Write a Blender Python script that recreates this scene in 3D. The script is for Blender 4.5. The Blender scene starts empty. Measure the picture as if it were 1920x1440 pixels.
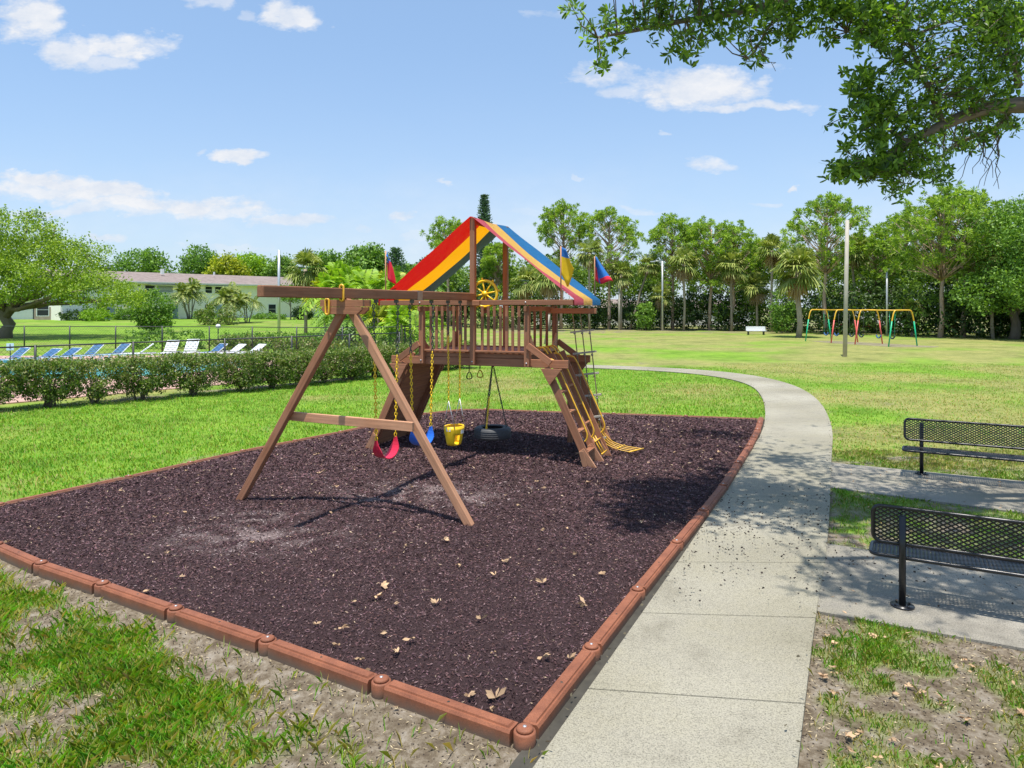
import bpy, math, random
import numpy as np
from mathutils import Vector, Matrix
R=math.radians
SC=bpy.context.scene
COL=SC.collection
# ------------------------------------------------------------------ camera, world, sun
FPX=1320.0; CZ=2.7; HZ=575.0
cam_d=bpy.data.cameras.new('camera'); cam=bpy.data.objects.new('camera',cam_d); COL.objects.link(cam)
cam.location=(0,0,CZ); cam.rotation_euler=(R(90),0,0)
cam_d.sensor_width=36; cam_d.lens=FPX/1920*36; cam_d.shift_y=-(720-HZ)/1920
cam_d.clip_start=.05; cam_d.clip_end=3000
SC.camera=cam
SC.render.resolution_x=1024; SC.render.resolution_y=768
SC.view_settings.view_transform='Standard'; SC.view_settings.look='None'
SC.view_settings.exposure=.36; SC.view_settings.gamma=1
SUN=Vector((-.20,-.66,2.9)).normalized()
el=math.asin(SUN.z); az=math.atan2(SUN.x,SUN.y)
sd=bpy.data.lights.new('sun','SUN'); sd.energy=5.0; sd.angle=R(.5); sd.color=(1,.955,.88)
so=bpy.data.objects.new('sun',sd); COL.objects.link(so)
so.rotation_euler=(-SUN).to_track_quat('-Z','Y').to_euler()
W=bpy.data.worlds.new('World'); SC.world=W; W.use_nodes=True
nt=W.node_tree; nt.nodes.clear(); N=nt.nodes.new; LK=nt.links.new
def wm(op,a,b=None,c=None,clamp=False):
    n=N('ShaderNodeMath'); n.operation=op; n.use_clamp=clamp
    for i,v in enumerate((a,b,c)):
        if v is None: continue
        if isinstance(v,(int,float)): n.inputs[i].default_value=v
        else: LK(v,n.inputs[i])
    return n.outputs[0]
sky=N('ShaderNodeTexSky'); sky.sky_type='NISHITA'; sky.sun_disc=False
sky.sun_elevation=el; sky.sun_rotation=az; sky.air_density=1.0; sky.dust_density=.6; sky.ozone_density=3.0; sky.altitude=0
tc=N('ShaderNodeTexCoord'); sx=N('ShaderNodeSeparateXYZ'); LK(tc.outputs['Generated'],sx.inputs[0])
yy=wm('MAXIMUM',sx.outputs[1],.02)
u=wm('DIVIDE',sx.outputs[0],yy); v=wm('DIVIDE',sx.outputs[2],yy)
cv=N('ShaderNodeCombineXYZ'); LK(u,cv.inputs[0]); LK(wm('MULTIPLY',v,1.9),cv.inputs[1])
def wnoise(scale,det,off=0):
    n=N('ShaderNodeTexNoise'); n.inputs['Scale'].default_value=scale; n.inputs['Detail'].default_value=det; n.inputs['Roughness'].default_value=.62
    m=N('ShaderNodeVectorMath'); m.operation='ADD'; m.inputs[1].default_value=(off,off*1.7,3.3); LK(cv.outputs[0],m.inputs[0]); LK(m.outputs[0],n.inputs['Vector'])
    return n.outputs['Fac']
n1=wnoise(9,7); n2=wnoise(22,6,5.1)
n3=wnoise(3,5,9.2)
u=wm('ADD',u,wm('MULTIPLY_ADD',wnoise(7,5,31.0),.16,-.08)); v=wm('ADD',v,wm('MULTIPLY_ADD',wnoise(9,5,57.0),.06,-.03))
wob=wm('MULTIPLY_ADD',n1,4.0,-1.6); wob2=wm('MULTIPLY_ADD',n2,2.6,-1.35)
wsum=wm('ADD',wob,wob2)
cl=None
CL=[(55,35,75,42,1),(110,95,55,32,.9),(235,92,85,26,1),(190,125,60,18,.7),(375,2,50,14,.6),(560,25,48,30,.95),(475,28,22,10,.4),
 (462,296,52,11,1),(372,291,14,6,.5),(70,345,110,16,1),(190,362,120,16,1),(100,362,150,18,.9),(330,385,170,18,1),(400,392,100,14,.8),(240,395,230,12,.7),(560,412,90,11,.75),(205,448,60,9,.8),(760,405,26,11,.8),(700,428,28,8,.45),(780,440,60,8,.4),(430,455,90,9,.4),
 (1155,140,55,22,.9),(1290,165,120,32,1.1),(1300,150,50,20,.9),(1405,152,28,14,.75),(1410,196,95,11,.85),(1150,175,40,14,.6),(1330,305,48,12,.75),(1475,353,11,7,.9),(1445,385,30,6,.4),(1015,30,40,10,.35),(1440,125,50,8,.3),(1243,246,13,7,.5),(832,343,9,6,.6),(1320,298,24,9,.8),(1360,308,30,10,.7),(1080,330,20,5,.4),(890,415,60,6,.4),(1210,395,50,6,.4),(1000,395,60,7,.3)]
for (cx,cy,a,b,s) in CL:
    u0=(cx-960)/FPX; v0=(HZ-cy)/FPX; ua=a/FPX; vb=b/FPX
    du=wm('POWER',wm('ABSOLUTE',wm('DIVIDE',wm('SUBTRACT',u,u0),ua)),2)
    dv=wm('POWER',wm('ABSOLUTE',wm('DIVIDE',wm('SUBTRACT',v,v0),vb)),2)
    m=wm('SUBTRACT',1.0,wm('ADD',du,dv))
    m=wm('ADD',m,wsum)
    m=wm('MULTIPLY',wm('MULTIPLY_ADD',m,.85,.0,clamp=True),min(1,s)*.95)
    cl=m if cl is None else wm('MAXIMUM',cl,m)
band=wm('MULTIPLY',wm('SUBTRACT',1.0,wm('ABSOLUTE',wm('DIVIDE',wm('SUBTRACT',v,.085),.13)),clamp=True),wm('MULTIPLY_ADD',n3,2.2,-.75,clamp=True))
cl=wm('MAXIMUM',cl,wm('MULTIPLY',band,.62))
cl=wm('MULTIPLY',cl,wm('MULTIPLY_ADD',sx.outputs[1],20,0,clamp=True),clamp=True)
cc=N('ShaderNodeMixRGB'); LK(wm('MULTIPLY_ADD',n2,2.4,-.55,clamp=True),cc.inputs[0]); cc.inputs[1].default_value=(3.5,3.95,4.7,1); cc.inputs[2].default_value=(4.9,4.95,5.1,1)
hsv=N('ShaderNodeHueSaturation'); hsv.inputs['Saturation'].default_value=.94; hsv.inputs['Value'].default_value=1.15; LK(sky.outputs[0],hsv.inputs['Color'])
mx=N('ShaderNodeMixRGB'); LK(cl,mx.inputs[0]); veil=N('ShaderNodeMixRGB'); veil.inputs[0].default_value=.5; LK(hsv.outputs[0],veil.inputs[1]); veil.inputs[2].default_value=(1.75,2.9,4.6,1); hz=N('ShaderNodeMixRGB'); LK(wm('MULTIPLY',wm('POWER',wm('SUBTRACT',1.0,wm('DIVIDE',wm('MAXIMUM',v,0.0),.42),clamp=True),2),.6),hz.inputs[0]); LK(veil.outputs[0],hz.inputs[1]); hz.inputs[2].default_value=(3.5,4.05,4.6,1); LK(hz.outputs[0],mx.inputs[1]); LK(cc.outputs[0],mx.inputs[2])
bg=N('ShaderNodeBackground'); bg.inputs[1].default_value=.145; LK(mx.outputs[0],bg.inputs[0])
wo=N('ShaderNodeOutputWorld'); LK(bg.outputs[0],wo.inputs[0])

# ------------------------------------------------------------------ helpers
def G(px,py,z=0.0):
    Y=FPX*(CZ-z)/(py-HZ); return ((px-960)/FPX*Y,Y)
def at(px,py,Y): return ((px-960)/FPX*Y,Y,CZ-(py-HZ)/FPX*Y)
rng=np.random.default_rng(7); rnd=random.Random(5)
MATS={}
def newmat(name,rough=.6):
    m=bpy.data.materials.new(name); m.use_nodes=True; b=m.node_tree.nodes['Principled BSDF']; b.inputs['Roughness'].default_value=rough; MATS[name]=m
    return m,m.node_tree,b
def nd(t,k,**kw):
    n=t.nodes.new(k)
    for a,b in kw.items():
        if a in n.inputs.keys() : n.inputs[a].default_value=b
        else: setattr(n,a,b)
    return n
def ramp(t,fac,stops):
    r=t.nodes.new('ShaderNodeValToRGB'); e=r.color_ramp.elements
    while len(e)<len(stops): e.new(.5)
    for i,(p,c) in enumerate(stops): e[i].position=p; e[i].color=(c[0],c[1],c[2],1)
    t.links.new(fac,r.inputs[0]); return r.outputs[0]
def noise(t,vec,scale,det=4,rough=.6):
    n=nd(t,'ShaderNodeTexNoise'); n.inputs['Scale'].default_value=scale; n.inputs['Detail'].default_value=det; n.inputs['Roughness'].default_value=rough
    if vec is not None: t.links.new(vec,n.inputs['Vector'])
    return n.outputs['Fac']
def mixc(t,f,a,b,mode='MIX'):
    n=t.nodes.new('ShaderNodeMixRGB'); n.blend_type=mode
    for i,v in enumerate((f,a,b)):
        if isinstance(v,(int,float)): n.inputs[i].default_value=v
        elif isinstance(v,tuple): n.inputs[i].default_value=(v[0],v[1],v[2],1)
        else: t.links.new(v,n.inputs[i])
    return n.outputs[0]
def mth(t,op,a,b=0,clamp=False,c=None):
    n=t.nodes.new('ShaderNodeMath'); n.operation=op; n.use_clamp=clamp
    for i,v in enumerate((a,b,c)):
        if v is None: continue
        if isinstance(v,(int,float)): n.inputs[i].default_value=v
        else: t.links.new(v,n.inputs[i])
    return n.outputs[0]
def bump(t,b,h,dist,strength=.6):
    n=t.nodes.new('ShaderNodeBump'); n.inputs['Distance'].default_value=dist; n.inputs['Strength'].default_value=strength; t.links.new(h,n.inputs['Height']); t.links.new(n.outputs[0],b.inputs['Normal'])
def plain(name,c,rough=.55,var=.18,scale=9,metal=0,bmp=0,spec=None):
    m,t,b=newmat(name,rough); g=nd(t,'ShaderNodeTexCoord').outputs['Object']
    f=noise(t,g,scale,5); lo=tuple(x*(1-var) for x in c); hi=tuple(min(1,x*(1+var)) for x in c)
    t.links.new(ramp(t,f,[(.3,lo),(.7,hi)]),b.inputs['Base Color']); b.inputs['Metallic'].default_value=metal
    if spec is not None: b.inputs['Specular IOR Level'].default_value=spec
    if bmp: bump(t,b,noise(t,g,scale*8,3),bmp)
    return m
def wood(name,c,var=.35,gray=0.0):
    m,t,b=newmat(name,.62)
    at_=nd(t,'ShaderNodeAttribute'); at_.attribute_name='grain'
    mp=nd(t,'ShaderNodeVectorMath',operation='MULTIPLY'); mp.inputs[1].default_value=(1.6,34,34); t.links.new(at_.outputs['Vector'],mp.inputs[0])
    f=noise(t,mp.outputs[0],1.0,6,.65)
    g=nd(t,'ShaderNodeTexCoord').outputs['Object']; f2=noise(t,g,2.3,4)
    lo=tuple(x*(1-var) for x in c); hi=tuple(min(1,x*(1+var)) for x in c)
    col=ramp(t,f,[(.3,lo),(.52,c),(.72,hi)])
    col=mixc(t,mth(t,'MULTIPLY_ADD',f2,1.2,True,-.35),col,(c[0]*1.25+.02,c[1]*1.45+.02,c[2]*1.6+.02))
    oi=nd(t,'ShaderNodeObjectInfo'); hv=t.nodes.new('ShaderNodeHueSaturation'); t.links.new(mth(t,'MULTIPLY_ADD',oi.outputs['Random'],.36,False,.82),hv.inputs['Value']); hv.inputs['Saturation'].default_value=.96; t.links.new(col,hv.inputs['Color'])
    t.links.new(hv.outputs[0],b.inputs['Base Color']); bump(t,b,f,.004,.5); b.inputs['Specular IOR Level'].default_value=.3
    return m
def leafmat(name,cols,trans=.3,nscale=.5,rough=.5):
    """cols: dark, mid, light"""
    m,t,b=newmat(name,rough)
    g=nd(t,'ShaderNodeNewGeometry'); f=mth(t,'ADD',mth(t,'MULTIPLY',g.outputs['Random Per Island'],.6),mth(t,'MULTIPLY',noise(t,g.outputs['Position'],nscale,3),.55))
    k=len(cols); col=ramp(t,f,[(.22+.62*i/(k-1),c) for i,c in enumerate(cols)])
    t.links.new(col,b.inputs['Base Color']); b.inputs['Specular IOR Level'].default_value=.35
    tr=nd(t,'ShaderNodeBsdfTranslucent'); t.links.new(mixc(t,1.0,col,(1.5,1.6,.6),'MULTIPLY'),tr.inputs[0])
    mi=nd(t,'ShaderNodeMixShader'); mi.inputs[0].default_value=trans; t.links.new(b.outputs[0],mi.inputs[1]); t.links.new(tr.outputs[0],mi.inputs[2])
    t.links.new(mi.outputs[0],t.nodes['Material Output'].inputs[0]); return m

class MB:
    def __init__(s): s.v=[]; s.f=[]; s.mi=[]; s.g=[]; s.sm=[]
    def add(s,vs,fs,gr=None,mi=0,smooth=False):
        o=len(s.v); s.v+= [tuple(p) for p in vs]; s.f+=[tuple(i+o for i in f) for f in fs]; s.mi+=[mi]*len(fs); s.sm+=[smooth]*len(fs)
        s.g+= [tuple(p) for p in (gr if gr is not None else vs)]
        return s
    def box(s,c,d,mi=0):
        x,y,z=[k/2 for k in d]; vs=[(c[0]+i*x,c[1]+j*y,c[2]+k*z) for i in(-1,1) for j in(-1,1) for k in(-1,1)]
        ax=sorted(range(3),key=lambda i:-d[i]); o=rnd.random()*9
        gr=[(p[ax[0]]+o,p[ax[1]]+o,p[ax[2]]) for p in vs]
        return s.add(vs,[(0,1,3,2),(4,6,7,5),(0,4,5,1),(2,3,7,6),(0,2,6,4),(1,5,7,3)],gr,mi)
    def bar(s,p0,p1,w,h,up=(0,0,1),mi=0):
        p0=Vector(p0);p1=Vector(p1);d=(p1-p0);L=d.length;d.normalize();u=Vector(up);sd_=d.cross(u)
        if sd_.length<1e-4: sd_=d.cross(Vector((0,1,0)))
        sd_.normalize();u=sd_.cross(d); vs=[];gr=[];o=rnd.random()*9
        for t,q in((0,p0),(L,p1)):
            for i,j in((-1,-1),(1,-1),(1,1),(-1,1)): vs.append(q+sd_*(i*w/2)+u*(j*h/2)); gr.append((t+o,i*w/2+o,j*h/2))
        return s.add(vs,[(3,2,1,0),(4,5,6,7),(0,1,5,4),(1,2,6,5),(2,3,7,6),(3,0,4,7)],gr,mi)
    def tube(s,pts,r,seg=8,mi=0,closed=False,cap=True):
        pts=[Vector(p) for p in pts]; n=len(pts); vs=[];gr=[];L=0
        nrm=None
        for i,p in enumerate(pts):
            if closed: d=pts[(i+1)%n]-pts[i-1]
            else: d=pts[min(i+1,n-1)]-pts[max(i-1,0)]
            if d.length<1e-9: d=Vector((0,0,1))
            d.normalize()
            if nrm is None:
                nrm=d.orthogonal().normalized()
            nrm=(nrm-d*nrm.dot(d)); 
            if nrm.length<1e-6: nrm=d.orthogonal()
            nrm.normalize(); bn=d.cross(nrm); rr=r[i] if isinstance(r,(list,tuple)) else r
            if i: L+=(p-pts[i-1]).length
            for k in range(seg):
                a=2*math.pi*k/seg; vs.append(p+(nrm*math.cos(a)+bn*math.sin(a))*rr); gr.append((L,rr*math.cos(a),rr*math.sin(a)))
        fs=[]
        for i in range(n if closed else n-1):
            j=(i+1)%n
            for k in range(seg): k2=(k+1)%seg; fs.append((i*seg+k,i*seg+k2,j*seg+k2,j*seg+k))
        if cap and not closed: fs.append(tuple(range(seg-1,-1,-1))); fs.append(tuple((n-1)*seg+k for k in range(seg)))
        return s.add(vs,fs,gr,mi,True)
    def prism(s,poly,d0,d1,fn,mi=0):
        """poly 2D list, fn(x,y,d)->3D"""
        n=len(poly); vs=[fn(x,y,d0) for x,y in poly]+[fn(x,y,d1) for x,y in poly]
        fs=[tuple(range(n-1,-1,-1)),tuple(range(n,2*n))]+[(i,(i+1)%n,n+(i+1)%n,n+i) for i in range(n)]
        return s.add(vs,fs,None,mi)
    def sphere(s,c,r,seg=10,rings=6,mi=0,sq=(1,1,1)):
        vs=[];fs=[]
        for i in range(rings+1):
            ph=math.pi*i/rings
            for k in range(seg):
                a=2*math.pi*k/seg; vs.append((c[0]+r*sq[0]*math.sin(ph)*math.cos(a),c[1]+r*sq[1]*math.sin(ph)*math.sin(a),c[2]+r*sq[2]*math.cos(ph)))
        for i in range(rings):
            for k in range(seg): k2=(k+1)%seg; fs.append((i*seg+k,(i+1)*seg+k,(i+1)*seg+k2,i*seg+k2))
        return s.add(vs,fs,None,mi,True)
    def build(s,name,mat,parent=None,bevel=0,label=None):
        me=bpy.data.meshes.new(name); me.from_pydata(s.v,[],s.f)
        ms=mat if isinstance(mat,(list,tuple)) else [mat]
        for m in ms: me.materials.append(MATS[m] if isinstance(m,str) else m)
        me.polygons.foreach_set('material_index',s.mi); me.polygons.foreach_set('use_smooth',s.sm)
        a=me.attributes.new('grain','FLOAT_VECTOR','POINT'); a.data.foreach_set('vector',np.array(s.g,dtype=np.float32).ravel())
        me.update(); o=bpy.data.objects.new(name,me); COL.objects.link(o)
        if parent is not None: o.parent=parent
        if bevel:
            b=o.modifiers.new('bevel','BEVEL'); b.width=bevel; b.segments=2; b.limit_method='ANGLE'
        if label: o['label']=label
        return o
def tag(o,label=None,cat=None,group=None,kind=None):
    if label: o['label']=label
    if cat: o['category']=cat
    if group: o['group']=group
    if kind: o['kind']=kind
    return o
def thing(name,label,cat,loc=(0,0,0),rz=0,group=None):
    o=bpy.data.objects.new(name,None); COL.objects.link(o); o.location=loc; o.rotation_euler=(0,0,rz); o.empty_display_size=.2
    return tag(o,label,cat,group)
def copy_tree(root,loc=None,rz=None,sc=None,label=None,group=None):
    def cp(o,par):
        c=o.copy(); COL.objects.link(c)
        if par is not None: c.parent=par
        for k in [x for x in kids.get(o,[])]: cp(k,c)
        return c
    kids={}
    for o in list(bpy.data.objects):
        if o.parent is not None: kids.setdefault(o.parent,[]).append(o)
    c=cp(root,None)
    if loc is not None: c.location=loc
    if rz is not None: c.rotation_euler=(0,0,rz)
    if sc is not None: c.scale=(sc,sc,sc) if isinstance(sc,(int,float)) else sc
    if label: c['label']=label
    if group: c['group']=group
    return c
def npmesh(name,V,nper,mat,parent=None,col=None,smooth=False):
    """V: (N,nper,3) polygons each its own island"""
    V=np.asarray(V,dtype=np.float32); n=V.shape[0]
    me=bpy.data.meshes.new(name); me.vertices.add(n*nper); me.vertices.foreach_set('co',V.reshape(-1))
    me.loops.add(n*nper); me.loops.foreach_set('vertex_index',np.arange(n*nper,dtype=np.int32))
    me.polygons.add(n); me.polygons.foreach_set('loop_start',np.arange(0,n*nper,nper,dtype=np.int32))
    try: me.polygons.foreach_set('loop_total',np.full(n,nper,dtype=np.int32))
    except Exception: pass
    if col is not None:
        a=me.attributes.new('tint','FLOAT_COLOR','POINT'); c=np.ones((n,nper,4),dtype=np.float32); c[:,:,:3]=np.asarray(col)[:,None,:]; a.data.foreach_set('color',c.reshape(-1))
    me.materials.append(MATS[mat]); me.update(calc_edges=True); me.validate()
    o=bpy.data.objects.new(name,me); COL.objects.link(o)
    if parent is not None: o.parent=parent
    return o
def unit(v): return v/np.maximum(np.linalg.norm(v,axis=-1,keepdims=True),1e-9)
def rdir(n,up=0.0):
    v=rng.normal(size=(n,3)); v[:,2]+=up; return unit(v)
def leafquads(c,L,wd,d=None,up=0.0,fold=.25):
    """diamond leaves at centres c (n,3), length L, width wd, direction d"""
    n=len(c); d=rdir(n,up) if d is None else unit(d); s=unit(np.cross(d,rdir(n))); nn=np.cross(d,s)
    L=np.broadcast_to(L,(n,))[:,None]; wd=np.broadcast_to(wd,(n,))[:,None]
    V=np.stack([c-d*L*.5,c+s*wd*.5+d*L*.08+nn*wd*fold*.5,c+d*L*.5,c-s*wd*.5+d*L*.08+nn*wd*fold*.5],1)
    return V
def hnoise(x,y,seed=0):
    """value noise in 0..1, numpy"""
    xi=np.floor(x).astype(np.int64); yi=np.floor(y).astype(np.int64); fx=x-xi; fy=y-yi; fx=fx*fx*(3-2*fx); fy=fy*fy*(3-2*fy)
    def h(a,b):
        k=(a*374761393+b*668265263+seed*1274126177)&0xffffffff; k=((k^(k>>13))*1274126177)&0xffffffff; return ((k^(k>>16))&0xffff)/65535.0
    return (h(xi,yi)*(1-fx)+h(xi+1,yi)*fx)*(1-fy)+(h(xi,yi+1)*(1-fx)+h(xi+1,yi+1)*fx)*fy
def fbm(x,y,seed=0,o=4):
    s=0;a=.5;t=0
    for i in range(o): s=s+a*hnoise(x,y,seed+i*17); t+=a; a*=.5; x=x*2.03+5.1; y=y*2.03+1.7
    return s/t
def inpoly(x,y,poly):
    r=np.zeros(x.shape,bool); n=len(poly)
    for i in range(n):
        x0,y0=poly[i];x1,y1=poly[(i+1)%n]
        c=((y0>y)!=(y1>y))&(x<(x1-x0)*(y-y0)/((y1-y0) if y1!=y0 else 1e-9)+x0); r^=c
    return r
def segdist(x,y,poly,closed=True):
    d=np.full(x.shape,1e9); n=len(poly)
    for i in range(n if closed else n-1):
        x0,y0=poly[i];x1,y1=poly[(i+1)%n]; dx=x1-x0;dy=y1-y0; t=np.clip(((x-x0)*dx+(y-y0)*dy)/(dx*dx+dy*dy),0,1)
        d=np.minimum(d,np.hypot(x-x0-t*dx,y-y0-t*dy))
    return d
def smooth_poly(p,it=2,closed=False):
    for _ in range(it):
        q=[]; n=len(p)
        if not closed: q.append(p[0])
        for i in range(n if closed else n-1):
            a=p[i];b=p[(i+1)%n]; q+= [tuple(a[k]*.75+b[k]*.25 for k in range(len(a))),tuple(a[k]*.25+b[k]*.75 for k in range(len(a)))]
        if not closed: q.append(p[-1])
        p=q
    return p

# ------------------------------------------------------------------ materials
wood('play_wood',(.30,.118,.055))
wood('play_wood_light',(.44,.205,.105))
wood('pole_wood',(.36,.31,.25),.25)
wood('bark',(.17,.125,.09),.45)
wood('bark_pine',(.42,.28,.20),.4)
wood('bark_palm',(.30,.235,.165),.4)
plain('steel',(.35,.35,.36),.35,.1,20,.9)
plain('galv',(.55,.56,.57),.4,.1,20,.6)
plain('yellow_plastic',(.93,.60,.02),.35,.06)
plain('yellow_paint',(.75,.42,.03),.35,.08)
plain('red_plastic',(.66,.02,.06),.35,.08)
plain('blue_plastic',(.02,.14,.62),.35,.08)
plain('rubber',(.05,.052,.056),.6,.25,30)
plain('black_coat',(.014,.014,.016),.32,.2,12)
plain('chain_dark',(.10,.10,.09),.5,.2,20,.4)
plain('rope',(.26,.21,.12),.85,.25,40)
plain('white_metal',(.72,.73,.74),.45,.05)
plain('dark_metal',(.03,.035,.032),.45,.2)
plain('blue_strap',(.04,.13,.30),.55,.15)
plain('white_strap',(.66,.68,.72),.6,.08)
plain('green_paint',(.01,.42,.20),.4,.1)
plain('red_paint',(.72,.12,.10),.4,.1)
plain('swing_yellow',(.72,.42,.03),.4,.1)
plain('navy',(.02,.035,.07),.5,.1)
plain('stucco',(.92,.86,.78),.8,.05,3)
plain('stucco_white',(.75,.76,.77),.8,.05,3)
plain('trim_white',(.78,.78,.76),.6,.05)
plain('wall_tan',(.30,.24,.20),.8,.15,3)
plain('glass_dark',(.03,.035,.045),.12,.3,.4)
plain('door_blue',(.25,.32,.38),.5,.08)
plain('curtain',(.33,.35,.36),.7,.2,4)
plain('flag_blue',(.02,.16,.52),.7,.12); plain('flag_yellow',(.85,.55,.01),.7,.08); plain('flag_red',(.75,.02,.05),.7,.1)
plain('debris',(.03,.02,.015),.8,.4)
plain('fallen',(.46,.30,.17),.75,.45,3)
plain('edge_crumbs',(.12,.10,.06),.9,.5,8)
plain('worn_shaded',(.22,.19,.11),.9,.3,3)  # soil colour darkened to stand in for a shadow strip
plain('straw',(.50,.40,.24),.8,.35,6)
plain('car_red',(.20,.02,.02),.25,.1)
# roof shingles
m,t,b=newmat('shingle',.85); g=nd(t,'ShaderNodeTexCoord').outputs['Object']
t.links.new(ramp(t,noise(t,g,1.4,6,.7),[(.3,(.17,.128,.112)),(.7,(.29,.23,.205))]),b.inputs['Base Color'])
# canopy cloth
def cloth(name,c,tc_,tr=.45):
    m,t,b=newmat(name,.5); g=nd(t,'ShaderNodeTexCoord').outputs['Object']
    f=noise(t,g,2.5,4); t.links.new(ramp(t,f,[(.3,tuple(x*.88 for x in c)),(.7,c)]),b.inputs['Base Color'])
    s=nd(t,'ShaderNodeBsdfTranslucent'); s.inputs[0].default_value=(*tc_,1); mi=nd(t,'ShaderNodeMixShader'); mi.inputs[0].default_value=tr
    t.links.new(b.outputs[0],mi.inputs[1]); t.links.new(s.outputs[0],mi.inputs[2]); t.links.new(mi.outputs[0],t.nodes['Material Output'].inputs[0])
    bump(t,b,noise(t,g,4,5),.06,.7)
cloth('canopy_red',(.74,.11,.14),(.60,.0,.0)); cloth('canopy_yellow',(.92,.58,.12),(1.0,.42,.0)); cloth('canopy_blue',(.03,.24,.56),(.02,.015,.01),.5)
# tint-attribute materials (chips and grass)
def tintmat(name,rough,trans=0,spec=.3):
    m,t,b=newmat(name,rough); a=nd(t,'ShaderNodeAttribute'); a.attribute_name='tint'; t.links.new(a.outputs['Color'],b.inputs['Base Color']); b.inputs['Specular IOR Level'].default_value=spec
    if trans:
        tr=nd(t,'ShaderNodeBsdfTranslucent'); t.links.new(mixc(t,1.0,a.outputs['Color'],(1.4,1.5,.6),'MULTIPLY'),tr.inputs[0]); mi=nd(t,'ShaderNodeMixShader'); mi.inputs[0].default_value=trans
        t.links.new(b.outputs[0],mi.inputs[1]); t.links.new(tr.outputs[0],mi.inputs[2]); t.links.new(mi.outputs[0],t.nodes['Material Output'].inputs[0])
tintmat('chips',.8,0,.2); tintmat('blades',.55,.3,.25)
leafmat('leaf_near',[(.035,.075,.015),(.11,.21,.03),(.27,.42,.05)],.42,2.0,.35)
leafmat('leaf_oak',[(.10,.18,.018),(.21,.32,.03),(.36,.47,.05)],.3,.4)
leafmat('leaf_pine',[(.08,.16,.025),(.21,.34,.04),(.42,.55,.07)],.35,.5)
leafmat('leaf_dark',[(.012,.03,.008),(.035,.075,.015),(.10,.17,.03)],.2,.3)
leafmat('leaf_mid',[(.06,.13,.02),(.13,.25,.035),(.24,.39,.055)],.25,.35)
leafmat('leaf_wood',[(.05,.11,.02),(.14,.24,.035),(.28,.40,.06)],.3,.12)
leafmat('leaf_yellow',[(.16,.22,.015),(.30,.36,.02),(.46,.46,.03)],.3,.5)
leafmat('leaf_lime',[(.12,.22,.015),(.22,.38,.025),(.36,.52,.04)],.3,.5)
leafmat('leaf_norfolk',[(.04,.08,.05),(.08,.15,.08),(.14,.23,.13)],.15,.5)
leafmat('leaf_hedge',[(.035,.075,.013),(.085,.15,.024),(.20,.30,.04),(.30,.27,.13)],.25,1.2)
leafmat('leaf_fan',[(.08,.13,.025),(.20,.26,.05),(.38,.40,.12)],.2,.6)
leafmat('leaf_dead',[(.20,.13,.06),(.33,.23,.11),(.45,.34,.18)],.15,.8)
# ground
m,t,b=newmat('ground_mat',.9); geo=nd(t,'ShaderNodeNewGeometry').outputs['Position']
a=nd(t,'ShaderNodeAttribute'); a.attribute_name='tint'; sp=nd(t,'ShaderNodeSeparateColor'); t.links.new(a.outputs['Color'],sp.inputs[0])
soil=ramp(t,noise(t,geo,9,8,.75),[(.28,(.07,.05,.035)),(.45,(.16,.125,.085)),(.56,(.26,.215,.16)),(.72,(.38,.34,.29))])
gn=noise(t,geo,2.2,8,.75); gf=noise(t,geo,26,4,.7)
green=ramp(t,mth(t,'ADD',mth(t,'MULTIPLY',gn,.5),mth(t,'MULTIPLY',gf,.5)),[(.3,(.085,.17,.018)),(.5,(.16,.28,.03)),(.7,(.26,.40,.055))])
dry=ramp(t,mth(t,'ADD',mth(t,'MULTIPLY',gn,.5),mth(t,'MULTIPLY',gf,.5)),[(.3,(.13,.15,.04)),(.5,(.25,.25,.08)),(.72,(.43,.35,.18))])
c=mixc(t,sp.outputs[1],green,dry); c=mixc(t,1.0,c,ramp(t,noise(t,geo,.45,7,.72),[(.32,(.62,.66,.6)),(.5,(1,1,1)),(.68,(1.22,1.14,1.1))]),'MULTIPLY'); c=mixc(t,sp.outputs[0],c,soil); t.links.new(c,b.inputs['Base Color']); b.inputs['Specular IOR Level'].default_value=.1
bump(t,b,noise(t,geo,48,7,.85),.02,.8)
# mulch
m,t,b=newmat('mulch_mat',.9); geo=nd(t,'ShaderNodeNewGeometry').outputs['Position']
t.links.new(ramp(t,noise(t,geo,45,6,.8),[(.3,(.022,.013,.014)),(.55,(.075,.044,.045)),(.75,(.16,.10,.10))]),b.inputs['Base Color']) if False else None
ma=nd(t,'ShaderNodeAttribute'); ma.attribute_name='fade'; mc_=ramp(t,noise(t,geo,45,6,.8),[(.3,(.022,.013,.014)),(.55,(.075,.044,.045)),(.75,(.16,.10,.10))]); ms_=ramp(t,noise(t,geo,30,6,.8),[(.35,(.10,.065,.06)),(.65,(.44,.34,.32))]); t.links.new(mixc(t,ma.outputs['Fac'],mc_,ms_),b.inputs['Base Color']); bump(t,b,noise(t,geo,40,5,.8),.04,1); b.inputs['Specular IOR Level'].default_value=.15
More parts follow.
